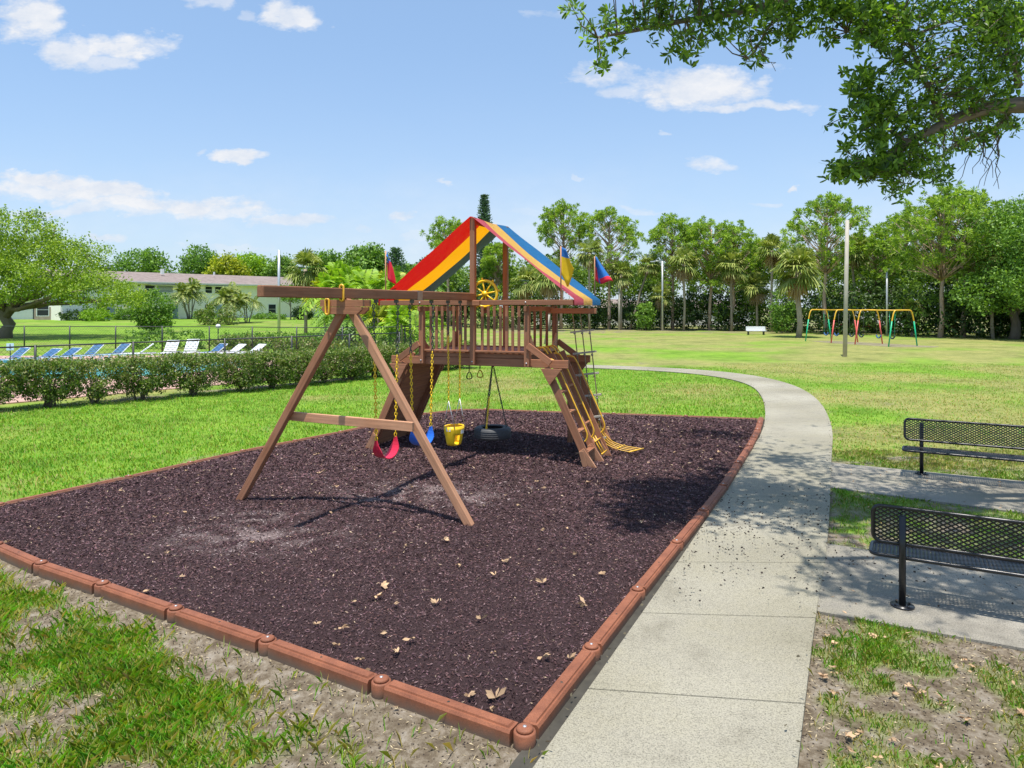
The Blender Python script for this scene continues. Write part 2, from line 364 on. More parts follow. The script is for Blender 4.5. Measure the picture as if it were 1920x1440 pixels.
# concrete
def concrete(name,lo,mid,hi):
    m,t,b=newmat(name,.88); geo=nd(t,'ShaderNodeNewGeometry').outputs['Position']
    c1=ramp(t,noise(t,geo,1.1,7,.7),[(.3,lo),(.5,mid),(.7,hi)]); sp_=ramp(t,noise(t,geo,90,3,.8),[(.32,(.38,.38,.36)),(.5,(1,1,1)),(.7,(1.25,1.25,1.2))])
    c2=mixc(t,1.0,c1,sp_,'MULTIPLY'); st=ramp(t,noise(t,geo,.55,6,.75),[(.44,(1,1,1)),(.56,(.80,.79,.74)),(.68,(.55,.54,.48))])
    t.links.new(mixc(t,1.0,c2,st,'MULTIPLY'),b.inputs['Base Color']); bump(t,b,noise(t,geo,110,4,.8),.006,.7); b.inputs['Specular IOR Level'].default_value=.2
concrete('concrete',(.235,.215,.165),(.345,.32,.255),(.455,.425,.35)); concrete('concrete_gray',(.19,.175,.145),(.31,.285,.24),(.44,.41,.35))
plain('joint_and_shade',(.05,.045,.035),.9,.3)  # slab joints and plugs, also the painted shadow beside the border
m,t,b=newmat('pavers',.85); geo=nd(t,'ShaderNodeNewGeometry').outputs['Position']; br=nd(t,'ShaderNodeTexBrick'); t.links.new(geo,br.inputs['Vector']); br.inputs['Scale'].default_value=4
br.inputs['Color1'].default_value=(.55,.34,.27,1); br.inputs['Color2'].default_value=(.46,.27,.21,1); br.inputs['Mortar'].default_value=(.36,.25,.2,1); br.inputs['Mortar Size'].default_value=.02; t.links.new(br.outputs[0],b.inputs['Base Color'])
m,t,b=newmat('pool_water',.06); b.inputs['Base Color'].default_value=(.03,.42,.47,1); geo=nd(t,'ShaderNodeNewGeometry').outputs['Position']; bump(t,b,noise(t,geo,3,3),.05,.3)
# border plastic (terracotta with dirt low down)
m,t,b=newmat('border_mat',.7); geo=nd(t,'ShaderNodeNewGeometry').outputs['Position']; sz=nd(t,'ShaderNodeSeparateXYZ'); t.links.new(geo,sz.inputs[0])
c1=ramp(t,noise(t,geo,5,6,.7),[(.3,(.17,.055,.026)),(.7,(.30,.105,.050))]); c1=mixc(t,1.0,c1,ramp(t,noise(t,geo,140,2),[(.3,(.75,.75,.75)),(.7,(1.2,1.2,1.2))]),'MULTIPLY')
hh=mth(t,'ADD',mth(t,'MULTIPLY',sz.outputs[2],-15),mth(t,'MULTIPLY',noise(t,geo,7,5),1.1)); hh=mth(t,'ADD',hh,-.30,True)
t.links.new(mixc(t,hh,c1,(.13,.09,.065)),b.inputs['Base Color']); bump(t,b,noise(t,geo,120,3),.003,.5)

# ------------------------------------------------------------------ ground layout
GZ=-.06
NEARC=(.08,4.42)
PIT=[(.08,4.42),(.62,5.5),(1.18,6.62),(1.86,7.95),(2.5,9.2),(3.15,10.5),(3.85,12.0),(4.55,13.5),(5.3,15.2),(6.0,16.95),
     (4.3,17.4),(2.57,17.8),(.6,18.2),(-.7,18.55),(-1.35,18.5),(-2.2,17.8),(-3.7,15.2),(-5.05,13.2),(-6.1,11.2),(-7.01,9.63),(-7.5,8.75),(-6.6,8.2),(-5.76,7.88),(-4.88,7.30),(-3.93,6.76),(-2.96,6.2),(-1.95,5.62),(-.93,5.01)]
PR=smooth_poly([(1.37,3.5),(1.71,4.21),(2.74,6.34),(3.69,8.2),(5.6,12.35),(7.4,16.2),(9.15,21.0),(9.95,25.0),(9.6,28.5),(7.8,31.0),(4.0,33.0),(-1.5,34.4)],2)
PL=smooth_poly([(-.06,3.78),(.14,4.21),(1.19,6.34),(2.10,8.2),(4.06,12.35),(5.86,16.2),(7.65,21.4),(8.45,25.1),(8.0,27.8),(6.6,29.8),(3.4,31.6),(-1.7,32.9)],2)
SLABN=[(3.62,8.14),(5.25,7.16),(9.5,4.7),(8.6,3.2),(4.11,5.62),(2.74,6.32)]
SLABF=[(5.6,12.35),(8.03,11.04),(11.5,9.2),(10.6,7.2),(6.79,9.34),(4.8,10.68)]
PATHP=PL+PR[::-1]
POOLD=[(-14.6,19.6),(-8.2,27.2),(-4.5,31.5),(-7.5,36.5),(-14,39.2),(-33,39.2),(-38,30)]
def sstep(x,a,b): t_=np.clip((x-a)/(b-a),0,1); return t_*t_*(3-2*t_)
def terrain(x,y):
    z=GZ+ sstep(y,52,98)*sstep(-x,2,16)*1.0
    z=z+ .02*(fbm(x*.8,y*.8,3,3)-.5)*np.clip((y-3)/3,0,1)*np.clip(1-np.abs(y-10)/60,0,1)
    z=z- .05*sstep(-(y-7.9+.62*(x+5.8)),0,.3)*(x<.2)*1.0
    return z
def soilness(x,y):
    f=fbm(x*1.25,y*1.25,11,5); f2=fbm(x*4.5,y*4.5,29,3)
    base=.22+0*x
    dp=segdist(x,y,PIT)
    front=(y< 7.4-.59*(x+4.8)+.25)&(x<.3)
    base=np.where(front,.435+.30*np.exp(-(dp/.28)**2)+.16*sstep(x,-2.3,-.2),base)
    right=(x>1.5)&(y<6.6)&(y<(x-1.2)*9)
    base=np.where(right,.545,base)
    mid=(x>3.4)&(y>7)&(y<13)
    base=np.where(mid,.40,base)
    far=(y>13)|((x<-3)&(y>8.2))
    base=np.where(far,.12+.20*np.exp(-(dp/.5)**2),base)
    d2=segdist(x,y,PATHP); base=base+.12*np.exp(-(d2/.15)**2)+.9*((dp<.35)&(d2<.35)&(x>.1)&(y<17))
    hed=segdist(x,y,[(-19,12.4),(-13.6,18.5),(-5.7,27.8),(-2,32)],False); base=base+.45*np.exp(-(hed/.5)**2)
    wl=sstep(y,70,76)*(x>-2); base=base+.3*wl
    s=np.where(x>1.4,f*.4+f2*.6,f*.6+f2*.4)+base-.5
    return np.clip((s-.31)/.26,0,1)
def dryness(x,y):
    f=fbm(x*.33,y*.33,41,5); r=.42+0*x
    r=np.where((x>PLX(y))&(y>12),.62,r); r=np.where(y>33,.62,r); r=np.where((x<-8)&(y>40),.35,r)
    s=f+r-.5; return np.clip((s-.38)/.3,0,.92)
_pl=np.array(PR)
def PLX(y):
    yy_=np.clip(y,4,26); return np.interp(yy_,_pl[:,1][:30],_pl[:,0][:30])
def axis(parts):
    o=[]
    for a_,b_,s_ in parts: o+=list(np.arange(a_,b_,s_))
    return np.array(o+[parts[-1][1]])
gx=axis([(-900,-120,60),(-120,-40,4),(-40,-10,1.2),(-10,-6.5,.35),(-6.5,6.5,.055),(6.5,12,.3),(12,40,1.2),(40,120,5),(120,900,60)])
gy=axis([(-40,2.5,2),(2.5,9,.055),(9,15,.15),(15,34,.5),(34,110,1.6),(110,200,8),(200,1400,80)])
GX,GY=np.meshgrid(gx,gy); ZZ=terrain(GX,GY)
co=np.stack([GX,GY,ZZ],-1).reshape(-1,3).astype(np.float32)
nx,ny=len(gx),len(gy); I=np.arange(nx*ny).reshape(ny,nx)
F=np.stack([I[:-1,:-1],I[:-1,1:],I[1:,1:],I[1:,:-1]],-1).reshape(-1,4).astype(np.int32)
me=bpy.data.meshes.new('lawn'); me.vertices.add(len(co)); me.vertices.foreach_set('co',co.ravel()); me.loops.add(F.size); me.loops.foreach_set('vertex_index',F.ravel()); me.polygons.add(len(F)); me.polygons.foreach_set('loop_start',np.arange(0,F.size,4,dtype=np.int32)); me.update(calc_edges=True)
A=me.attributes.new('tint','FLOAT_COLOR','POINT'); cc_=np.ones((len(co),4),np.float32); cc_[:,0]=soilness(GX,GY).ravel(); cc_[:,1]=dryness(GX,GY).ravel(); A.data.foreach_set('color',cc_.ravel())
me.materials.append(MATS['ground_mat']); me.polygons.foreach_set('use_smooth',np.ones(len(F),bool)); o=bpy.data.objects.new('lawn',me); COL.objects.link(o); tag(o,'green lawn with dry and sandy patches spreading to the tree line','ground',kind='structure')

def sheet(name,poly,z,mat,label,cat,thick=.1,kind='structure'):
    mb=MB(); mb.prism(poly,z-thick,z,lambda x,y,d:(x,y,d)); return tag(mb.build(name,mat),label,cat,kind=kind)
# mulch bed surface
mg=axis([(-8,6.5,.09)]); my=axis([(4,19,.09)])
MX,MY=np.meshgrid(mg,my)
def mulchz(x,y):
    e=np.clip(segdist(x,y,PIT)/.5,0,1)
    return -.035+.05*e+.06*(fbm(x*1.1,y*1.1,61,4)-.5)*e-.05*np.exp(-((x+1.9)**2+(y-10.2)**2)/.35)
mz=mulchz(MX,MY); I=np.arange(MX.size).reshape(MX.shape); F=np.stack([I[:-1,:-1],I[:-1,1:],I[1:,1:],I[1:,:-1]],-1).reshape(-1,4)
P=np.stack([MX,MY,mz],-1).reshape(-1,3); cen=P[F].mean(1); F=F[inpoly(cen[:,0],cen[:,1],PIT)]
def fadeat(x,y):
    fade=np.zeros(x.shape)
    for cx,cy,sx_,sy_ in((-1.35,10.35,1.0,.5),(-2.95,8.2,.95,.5),(-1.9,10.0,.6,.3),(-.7,9.9,.6,.4),(-3.2,9.0,.6,.3),(-3.6,8.3,.5,.3)):
        fade=np.maximum(fade,np.exp(-((x-cx)/sx_)**2-((y-cy)/sy_)**2))
    return fade*np.clip((fbm(x*5,y*7,71,4)-.42)*4.5,0,1)
me=bpy.data.meshes.new('mulch_bed'); me.from_pydata(P.tolist(),[],F.tolist()); fa=me.attributes.new('fade','FLOAT','POINT'); fa.data.foreach_set('value',fadeat(P[:,0],P[:,1]).astype(np.float32)); me.materials.append(MATS['mulch_mat']); o=bpy.data.objects.new('mulch_bed',me); COL.objects.link(o); tag(o,'dark purple brown mulch surface under the wooden playset','ground',kind='structure')
# chips
def chips():
    n=420000; x=rng.uniform(-7.6,6.2,n); y=rng.uniform(4.3,18.6,n)
    keep=inpoly(x,y,PIT)&(rng.random(n)<np.clip((7.5/y)**1.25,0,1)); x=x[keep];y=y[keep]; n=len(x)
    s=np.clip(y/7.5,.85,2.0)
    L=rng.uniform(.016,.05,n)*s; w=rng.uniform(.006,.014,n)*s
    z=mulchz(x,y)+rng.uniform(0,.018,n)
    d=rng.normal(size=(n,3)); d[:,2]*=.45
    V=leafquads(np.stack([x,y,z],1),L,w,d,fold=.4)
    base=np.array([.118,.068,.068]); k=rng.random(n); big=(.75+.5*fbm(x*.9,y*.9,131,3))[:,None]*(.8+.4*fbm(x*5,y*5,133,2))[:,None]
    col=base[None]*big*rng.uniform(.35,1.5,n)[:,None]*np.stack([rng.uniform(.9,1.15,n),np.ones(n),rng.uniform(.85,1.2,n)],1)
    pink=k>.90; col[pink]=np.array([.26,.17,.17])*rng.uniform(.6,1.2,pink.sum())[:,None]
    tan=k>.988; col[tan]=np.array([.50,.37,.25])*rng.uniform(.7,1.2,tan.sum())[:,None]
    fade=fadeat(x,y)
    thin=rng.random(n)<fade*.55; L[thin]*=0; V=leafquads(np.stack([x,y,z],1),L,w*(~thin),d,fold=.4); fm=rng.random(n)<fade*.8; col[fm]=np.array([.34,.265,.255])*rng.uniform(.6,1.25,fm.sum())[:,None]
    o=npmesh('mulch_chips',V,4,'chips',col=col); tag(o,'loose shredded rubber mulch chips filling the play bed','mulch',kind='stuff')
chips()
def strewn(name,n,reg,label,cat,mat,L,w,zoff=.01,keepfn=None,star=False):
    x=rng.uniform(reg[0],reg[1],n); y=rng.uniform(reg[2],reg[3],n); k=keepfn(x,y); x=x[k];y=y[k]; n=len(x)
    z=np.where(inpoly(x,y,PIT),mulchz(x,y)+.02,terrain(x,y))+zoff
    c=np.stack([x,y,z],1)
    if star:
        Vs=[]
        a0=rng.uniform(0,6.28,n); S=rng.uniform(.6,1.2,n)
        for j in range(5):
            a_=a0+j*.62; d=np.stack([np.cos(a_),np.sin(a_),rng.uniform(.05,.5,n)],1); l=L*S*(1,.85,1.1,.9,.7)[j]; Vs.append(leafquads(c+d*(l*.5)[:,None],l,w*S,d))
        V=np.concatenate(Vs)
    else:
        d=rng.normal(size=(n,3)); d[:,2]*=.15; V=leafquads(c,rng.uniform(.6,1.3,n)*L,rng.uniform(.6,1.2,n)*w,d)
    o=npmesh(name,V,4,mat); tag(o,label,cat,kind='stuff'); return o
strewn('fallen_leaves',30,(-1.5,2,4.6,8),'larger tan oak leaves lying on the near part of the mulch','leaves','fallen',.085,.03,.014,lambda x,y:inpoly(x,y,PIT),True)
strewn('fallen_leaves',160,(-6,5,4.4,16),'tan fallen oak leaves scattered over the mulch','leaves','fallen',.055,.02,.012,lambda x,y:inpoly(x,y,PIT),True)
strewn('fallen_leaves',520,(-5,8,3.6,13),'small brown leaf litter lying on soil and lawn beside the path','leaf litter','fallen',.05,.02,.03,lambda x,y:~inpoly(x,y,PIT)&~inpoly(x,y,PATHP)&((y<7.4-.59*(x+4.8))|(x>1.8)))
strewn('edge_litter',16000,(-.2,11,3.8,26),'crumbly brown soil and leaf crumbs along the walkway edges','litter','edge_crumbs',.03,.02,.078,lambda x,y:(segdist(x,y,PATHP)<.03+.07*(fbm(x*3,y*3,151,3)>.5)*rng.random(len(x)))&~inpoly(x,y,PIT))
strewn('fallen_leaves',120,(1.9,5.5,3.6,6.3),'curled orange brown leaves on the sandy soil near the bench pad','leaves','fallen',.05,.022,.03,lambda x,y:~inpoly(x,y,PATHP)&~inpoly(x,y,SLABN)&(fbm(x*2,y*2,161,3)>.5),True)
strewn('straw_bits',24000,(-6,7.5,3.4,8.4),'dry straw bits and crumbs on the bare sandy soil','straw','straw',.035,.006,.004,lambda x,y:~inpoly(x,y,PIT)&~inpoly(x,y,PATHP)&~inpoly(x,y,SLABN)&((y<7.6-.59*(x+4.8))|(x>1.8)))
strewn('soil_crumbs',24000,(-6,7.5,3.4,7.4),'dark soil crumbs and twigs on the bare sandy ground','crumbs','debris',.018,.012,.003,lambda x,y:~inpoly(x,y,PIT)&~inpoly(x,y,PATHP)&~inpoly(x,y,SLABN)&((y<7.6-.59*(x+4.8))|(x>1.8)))
strewn('path_debris',4200,(1,6,6.3,12.5),'small black acorns and debris strewn on the shaded walkway','debris','debris',.028,.022,.078,lambda x,y:(inpoly(x,y,PATHP)|inpoly(x,y,SLABN))&(rng.random(len(x))<np.exp(-((y-8.6)/1.5)**2)))

# sidewalk, slab by slab
PLs=np.array(PL); PRs=np.array(PR)
def resample(p,n):
    p=np.array(p); d=np.r_[0,np.cumsum(np.hypot(*np.diff(p,axis=0).T))]; s=np.linspace(0,d[-1],n); return np.stack([np.interp(s,d,p[:,0]),np.interp(s,d,p[:,1])],1)
NL=161; RL=resample(PL,NL); RR=resample(PR,NL)
mb=MB(); base=MB(); step=6
for i in range(0,NL-1,step):
    l=[RL[k] for k in range(i,min(i+step,NL-1)+1)]; r=[RR[k] for k in range(i,min(i+step,NL-1)+1)]
    def sh(a_,b_,e): d_=(b_-a_); L_=np.hypot(*d_); return a_+d_/L_*e
    if len(l)>1:
        l[0]=sh(l[0],l[1],.007); r[0]=sh(r[0],r[1],.007); l[-1]=sh(l[-1],l[-2],.007); r[-1]=sh(r[-1],r[-2],.007)
    poly=[tuple(p) for p in l]+[tuple(p) for p in r[::-1]]
    mb.prism(poly,GZ-.1,GZ+.035,lambda x,y,d:(x,y,d))
o=mb.build('sidewalk','concrete',bevel=.006); tag(o,'curving pale concrete walkway along the mulch bed','path',kind='structure')
mb=MB(); mb.prism([(p[0]-.13,p[1]+.05) if p[1]<17 else tuple(p) for p in RL[::4]]+[tuple(p) for p in RR[::4][::-1]],GZ-.1,GZ+.018,lambda x,y,d:(x*1.0,y,d)); o=mb.build('sidewalk_joints_and_shade','joint_and_shade'); tag(o,'dark joints between the walkway slabs, and a dark strip painting shade along the border','path',kind='structure')  # widened left: dark strip paints the border's shadow over the soil gap
o=sheet('bench_pad',SLABN,GZ+.028,'concrete_gray','grey concrete pad under the nearer black bench','path')
o=sheet('bench_pad',SLABF,GZ+.026,'concrete_gray','grey concrete pad under the farther black bench','path')
sheet('pool_deck',POOLD,GZ+.03,'pavers','pink paver deck around the swimming pool','pool deck')
sheet('pool_water',[(-27,28.5),(-15.2,26.6),(-12.0,31.5),(-13,35.5),(-27,36)],GZ+.036,'pool_water','turquoise swimming pool water behind the hedge','pool water',.02)

# grass blades
def blades(name,n,reg,hr,wr,keep,label,curve=.5,colk=1.0,dens=None):
    x=rng.uniform(reg[0],reg[1],n); y=rng.uniform(reg[2],reg[3],n)
    s=soilness(x,y); ok=keep(x,y)&(rng.random(n)>s*.985)
    if dens is not None: ok&=rng.random(n)<dens(x,y)
    x=x[ok];y=y[ok];s=s[ok];n=len(x)
    tuft=fbm(x*3.2,y*3.2,91,3); h=rng.uniform(hr[0],hr[1],n)*(.45+1.1*tuft); w=rng.uniform(wr[0],wr[1],n)
    a=rng.uniform(0,2*math.pi,n); lean=rng.uniform(.15,1.1,n)*curve*h; z=terrain(x,y)-.004
    b_=np.stack([x,y,z],1); sd_=np.stack([-np.sin(a),np.cos(a),0*a],1)*(w/2)[:,None]; dr=np.stack([np.cos(a),np.sin(a),0*a],1)
    p1=b_+dr*(lean*.35)[:,None]+np.stack([0*x,0*x,h*.62],1); p2=b_+dr*lean[:,None]+np.stack([0*x,0*x,h*.9],1)
    V=np.stack([b_-sd_,b_+sd_,p1+sd_*.8,p2,p1-sd_*.8],1)
    dry=dryness(x,y); g=np.stack([rng.uniform(.14,.30,n),rng.uniform(.29,.47,n),rng.uniform(.02,.06,n)],1)
    dr_=np.stack([rng.uniform(.38,.54,n),rng.uniform(.37,.47,n),rng.uniform(.12,.19,n)],1); k=(rng.random(n)<dry*.75)|(rng.random(n)<.08+.35*s)
    col=np.where(k[:,None],dr_,g)*colk*(.75+.5*fbm(x*1.7,y*1.7,101,3))[:,None]
    o=npmesh(name,V,5,'blades',col=col); tag(o,label,'grass',kind='stuff'); return o
notp=lambda x,y: ~inpoly(x,y,PATHP)&~inpoly(x,y,SLABN)&~inpoly(x,y,SLABF)&~inpoly(x,y,PIT)&(segdist(x,y,PIT)>.09)
blades('grass',230000,(-5.6,.3,3.4,8.6),(.03,.11),(.0035,.008),lambda x,y:(y<7.95-.59*(x+5.76))&notp(x,y),'coarse green grass tufts between sandy patches in the near left corner',.9,1.0)
blades('grass',110000,(1.6,7.5,3.6,6.6),(.02,.07),(.004,.008),lambda x,y:notp(x,y)&(y<6.6),'sparse grass and weeds on sandy soil at the near right corner',.8,.85)
blades('grass',60000,(3.4,10.5,7,13.5),(.02,.06),(.006,.012),notp,'thin shaded grass between the two bench pads',.8,.8)
blades('grass',330000,(-20,10,8,32),(.03,.075),(.010,.022),lambda x,y:notp(x,y)&(x<PLX(y))&~((y<8.9)&(x>-7))&((y-18.7)<(x+13.6)*1.18+.5),'short bright green lawn grass behind the mulch bed',.7,1.0,lambda x,y:np.clip((13/y)**1.2,0,1))
blades('grass',110000,(5.5,24,12,34),(.02,.055),(.012,.026),lambda x,y:notp(x,y)&(x>PLX(y)),'short yellowish lawn grass beyond the walkway',.7,1.0,lambda x,y:np.clip((15/y)**1.2,0,1))

# ------------------------------------------------------------------ mulch border
def border():
    root=thing('mulch_border','terracotta brown plastic timber border round the dark mulch bed','border',(NEARC[0],NEARC[1],GZ))
    ox,oy=NEARC; zt=.055-GZ; zb=-.12
    def timber(p,q,low=False):
        p=np.array(p)-(ox,oy); q=np.array(q)-(ox,oy); d=q-p; L=np.hypot(*d); d=d/L; n_=np.array((-d[1],d[0]))
        top=zt if not low else zt-.045
        # profile across: n, z
        prof=[(-.065,zb),(-.062,top-.03),(-.05,top-.012),(-.036,top-.012),(-.032,top),(.032,top),(.036,top-.012),(.05,top-.012),(.062,top-.03),(.065,zb)]
        mb=MB(); e=.075; vs=[]
        stn=[(e,0),(e+.02,0),(e+.03,1),(L-e-.03,1),(L-e-.02,0),(L-e,0)]
        for s_,f in stn:
            for (a_,z_) in prof:
                z2=z_ if (f or z_<top-.005) else top-.013
                w=p+d*s_+n_*a_; vs.append((w[0],w[1],z2))
        k=len(prof); fs=[]
        for i in range(len(stn)-1):
            for j in range(k-1): fs.append((i*k+j,i*k+j+1,(i+1)*k+j+1,(i+1)*k+j))
        fs.append(tuple(range(k))); fs.append(tuple(range(5*k+k-1,5*k-1,-1)))
        mb.add(vs,fs); 
        # hole plug
        m_=p+d*(L*.5); mb.tube([(m_[0],m_[1],top-.002),(m_[0],m_[1],top+.001)],.010,8,1)
        tb=mb.build('timber',['border_mat','joint_and_shade'],root); 
        mb=MB(); mb.tube([(p[0],p[1],zb),(p[0],p[1],top-.022),(p[0],p[1],top-.014)],[.072,.072,.066],16)
        mb.tube([(p[0],p[1],top-.014),(p[0],p[1],top+.004),(p[0],p[1],top+.010)],[.056,.053,.038],16)
        mb.tube([(p[0],p[1],top+.006),(p[0],p[1],top+.014)],.012,8,1)
        mb.build('joint_cap',['border_mat','galv'],tb)
    n=len(PIT)
    # extra low-resolution split of the long runs
    pts=[]
    for i in range(n):
        a_=np.array(PIT[i]); b_=np.array(PIT[(i+1)%n]); L=np.hypot(*(b_-a_)); k=max(1,int(round(L/1.22)))
        for j in range(k): pts.append(tuple(a_+(b_-a_)*j/k))
    for i in range(len(pts)):
        low=pts[i][1]>16.5 or pts[i][0]<-6 and pts[i][1]>8.9 or (pts[i][0]<-2 and pts[i][1]>9)
        timber(pts[i],pts[(i+1)%len(pts)],low)
border()

# ------------------------------------------------------------------ playset
TH=R(21.5); C0=(-.694,12.555)
e1=(math.cos(TH),-math.sin(TH)); e2=(math.sin(TH),math.cos(TH))
def toL(X,Y,Z=0): dx=X-C0[0];dy=Y-C0[1]; return (dx*e1[0]+dy*e1[1],dx*e2[0]+dy*e2[1],Z)
def toW(a,b,z=0): return (C0[0]+a*e1[0]+b*e2[0],C0[1]+a*e1[1]+b*e2[1],z)
PS=thing('playset','brown wooden playset with rainbow canopy, raised deck, ladders and swing beam','playset',(C0[0],C0[1],0),-TH)
def wbox(name,c,d,mat='play_wood',par=None,bv=.006,label=None):
    mb=MB(); mb.box(c,d); return mb.build(name,mat,par or PS,bevel=bv,label=label)
def wbar(name,p,q,w,h,mat='play_wood',up=(0,0,1),par=None,bv=.006):
    mb=MB(); mb.bar(p,q,w,h,up); return mb.build(name,mat,par or PS,bevel=bv)
BD=1.55
for b in (0,BD):
    f=-1 if b==0 else 1
    for a_ in(-1.03,1.03):
        p=wbox('corner_post',(a_,b,2.185),(.095,.09,1.05))
    p=wbox('ridge_post',(0,b,2.98),(.095,.09,2.62))
    wbox('deck_beam',(.02,b-f*.07,1.715),(3.46,.045,.14))
    wbox('fascia',(0,b-f*.068,1.83),(2.16,.04,.075))
    wbox('top_rail',(0,b+f*.068,2.772),(3.76,.042,.088))
    wbox('bottom_rail',(0,b-f*.02,1.905),(1.96,.07,.035))
    mb=MB()
    for a_,z in((-1.03,1.72),(0,1.72),(1.03,1.72),(-1.03,2.775),(1.03,2.775)):
        y0=b+f*.046 if z<2 else b+f*.09
        mb=MB(); mb.tube([(a_,y0,z),(a_,y0+f*.008,z)],.014,10); mb.build('bolt','galv',PS)
for b,rngs in((0,((-.98,-.05),(.05,.98))),(BD,((.35,.98),))):
    for a0,a1 in rngs:
        n=7 if b==0 else 4
        for i in range(n):
            a_=a0+(a1-a0)*(i+1)/(n+1); wbox('baluster',(a_,b+.03,2.31),(.05,.02,.80),bv=.003)
# deck boards
mb=MB()
for i in range(15): mb.box((0,.12+i*.0945,1.885),(2.08,.088,.028))
mb.build('deck_floor','play_wood',PS)
for a_ in(-1.0,-.33,.33,1.0): wbox('joist',(a_,BD/2,1.80),(.04,BD-.22,.12))
for s in(-1,1):
    wbox('side_rail',(s*1.87,BD/2,2.772),(.042,BD+.08,.088))
    wbar('upper_side_beam',(s*1.03,-.13,2.66),(s*1.03,BD+.1,2.66),.045,.085)
# ridge + canopy
wbox('ridge_beam',(0,BD/2,4.22),(.04,BD-.1,.09))
mb=MB()
nb=24;na=14; b0=-.10;b1=BD+.10
for s in(-1,1):
    vs=[];fs=[];mi=[]
    prof=[]
    for i in range(na+1):
        t_=i/na; prof.append((s*(.01+1.89*t_),4.30-1.47*t_))
    prof.append((s*1.905,2.725))
    for i,(a_,z) in enumerate(prof):
        for j in range(nb+1):
            u_=j/nb; b=b0+(b1-b0)*u_
            sag=.07*math.sin(math.pi*u_)*math.sin(math.pi*min(i/na,1)*.92+.25) if i<=na else 0
            vs.append((a_-s*sag*.6,b,z-sag+.006*math.sin(9*u_+i)*(i<na)))
    k=nb+1
    for i in range(len(prof)-1):
        for j in range(nb):
            fs.append((i*k+j,i*k+j+1,(i+1)*k+j+1,(i+1)*k+j) if s>0 else (i*k+j,(i+1)*k+j,(i+1)*k+j+1,i*k+j+1)); mi.append(j*3//nb)
    o_=len(mb.v); mb.add(vs,fs,smooth=True)
    mb.mi[-len(fs):]=mi
mb.build('canopy',['canopy_red','canopy_yellow','canopy_blue'],PS)
# steering wheel
mb=MB(); wc=(.16,.16,2.93); rr=.235
def circ(c,r,n,pl='xz'): return [(c[0]+r*math.cos(2*math.pi*i/n),c[1],c[2]+r*math.sin(2*math.pi*i/n)) for i in range(n)]
mb.tube(circ(wc,rr,28),.026,8,closed=True)
for i in range(8):
    an=2*math.pi*i/8+.2; d=(math.cos(an),math.sin(an))
    mb.tube([(wc[0]+d[0]*.02,wc[1],wc[2]+d[1]*.02),(wc[0]+d[0]*rr,wc[1],wc[2]+d[1]*rr)],.015,6)
    mb.sphere((wc[0]+d[0]*(rr+.04),wc[1],wc[2]+d[1]*(rr+.04)),.022,8,5)
mb.tube([(wc[0],wc[1]-.03,wc[2]),(wc[0],wc[1]+.04,wc[2])],.05,12)
mb.build('steering_wheel','yellow_plastic',PS)
wbox('wheel_mount',(.16,.21,2.78),(.09,.04,.4))
# lean-out legs, right = ladder side, left = climbing wall side
def legp(s,z,b,off=0): return (s*(1.36+(1.7-z)*.47)+s*off,b,z)
SL=math.hypot(.47,1); nv=(1/SL,.47/SL)   # outward normal of right incline (a,z)
for s in(-1,1):
    bs=(.0,.52,1.03,BD) if s>0 else (.0,.10,1.45,BD)
    for k,b in enumerate(bs):
        wdt=.13 if k!=2 or s<0 else .2
        mb=MB(); mb.bar(legp(s,-.06,b),legp(s,1.66 if k in(0,3) else 1.86,b),.045,wdt,up=(s*1,0,.47)); mb.build('ladder_stringer' if s>0 else 'wall_stringer','play_wood',PS,bevel=.005)
        # pale foot block
        if k in(0,) or s>0:
            mb=MB(); mb.bar(legp(s,-.05,b+.01,.06),legp(s,.30,b-.02,-.01),.05,.10,up=(s*1,0,.47)); mb.bar(legp(s,-.05,b,-.10),legp(s,.28,b-.035,-.02),.03,.085,up=(s,0,.47)); mb.build('foot_block','play_wood_light',PS,bevel=.004)
    # knee boards and gussets at the deck
    for b,f in((-.065,-1),(BD+.065,1)):
        wbar('knee_board',(s*1.06,b,2.03),(s*1.48,b,1.74),.04,.11)
        mb=MB(); mb.prism([(1.30,1.645),(1.68,1.645),(1.46,1.36)],b-.02,b+.02,lambda x,z,d:(s*x,d,z)); mb.build('gusset','play_wood',PS,bevel=.004)
    # curved scoop boards beside the opening
    for b,f in((.05,1),(BD-.05,-1)):
        P_=[(0,1.90)]+[(.5-.5*math.cos(math.pi/2*i/8)*1.0 if False else .5*(1-math.sin(math.pi/2*i/8)),1.90+.26*(1-math.cos(math.pi/2*i/8))) for i in range(9)]
        P_=[(0,1.88)]+[(.52*math.cos(math.pi/2*i/8),1.88+.30*(1-math.sqrt(max(0,1-(1-math.cos(math.pi/2*i/8))**2)))) for i in range(9)]
        pts=[(0,1.86),(.55,1.86)]+[(.55*(1-i/8),1.88+.32*(i/8)**2.2) for i in range(9)]
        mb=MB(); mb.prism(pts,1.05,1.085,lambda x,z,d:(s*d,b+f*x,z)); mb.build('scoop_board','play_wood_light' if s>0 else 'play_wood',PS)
for b0_,b1_,nr in((.02,.50,5),(.54,1.0,5)):
    for i in range(nr):
        z=.24+i*.33 if b0_<.1 else .30+i*.33; p=legp(1,z,0)
        mb=MB(); mb.box((p[0],(b0_+b1_)/2,z),(.11,b1_-b0_-.04,.032)); mb.build('ladder_step','play_wood',PS,bevel=.003)
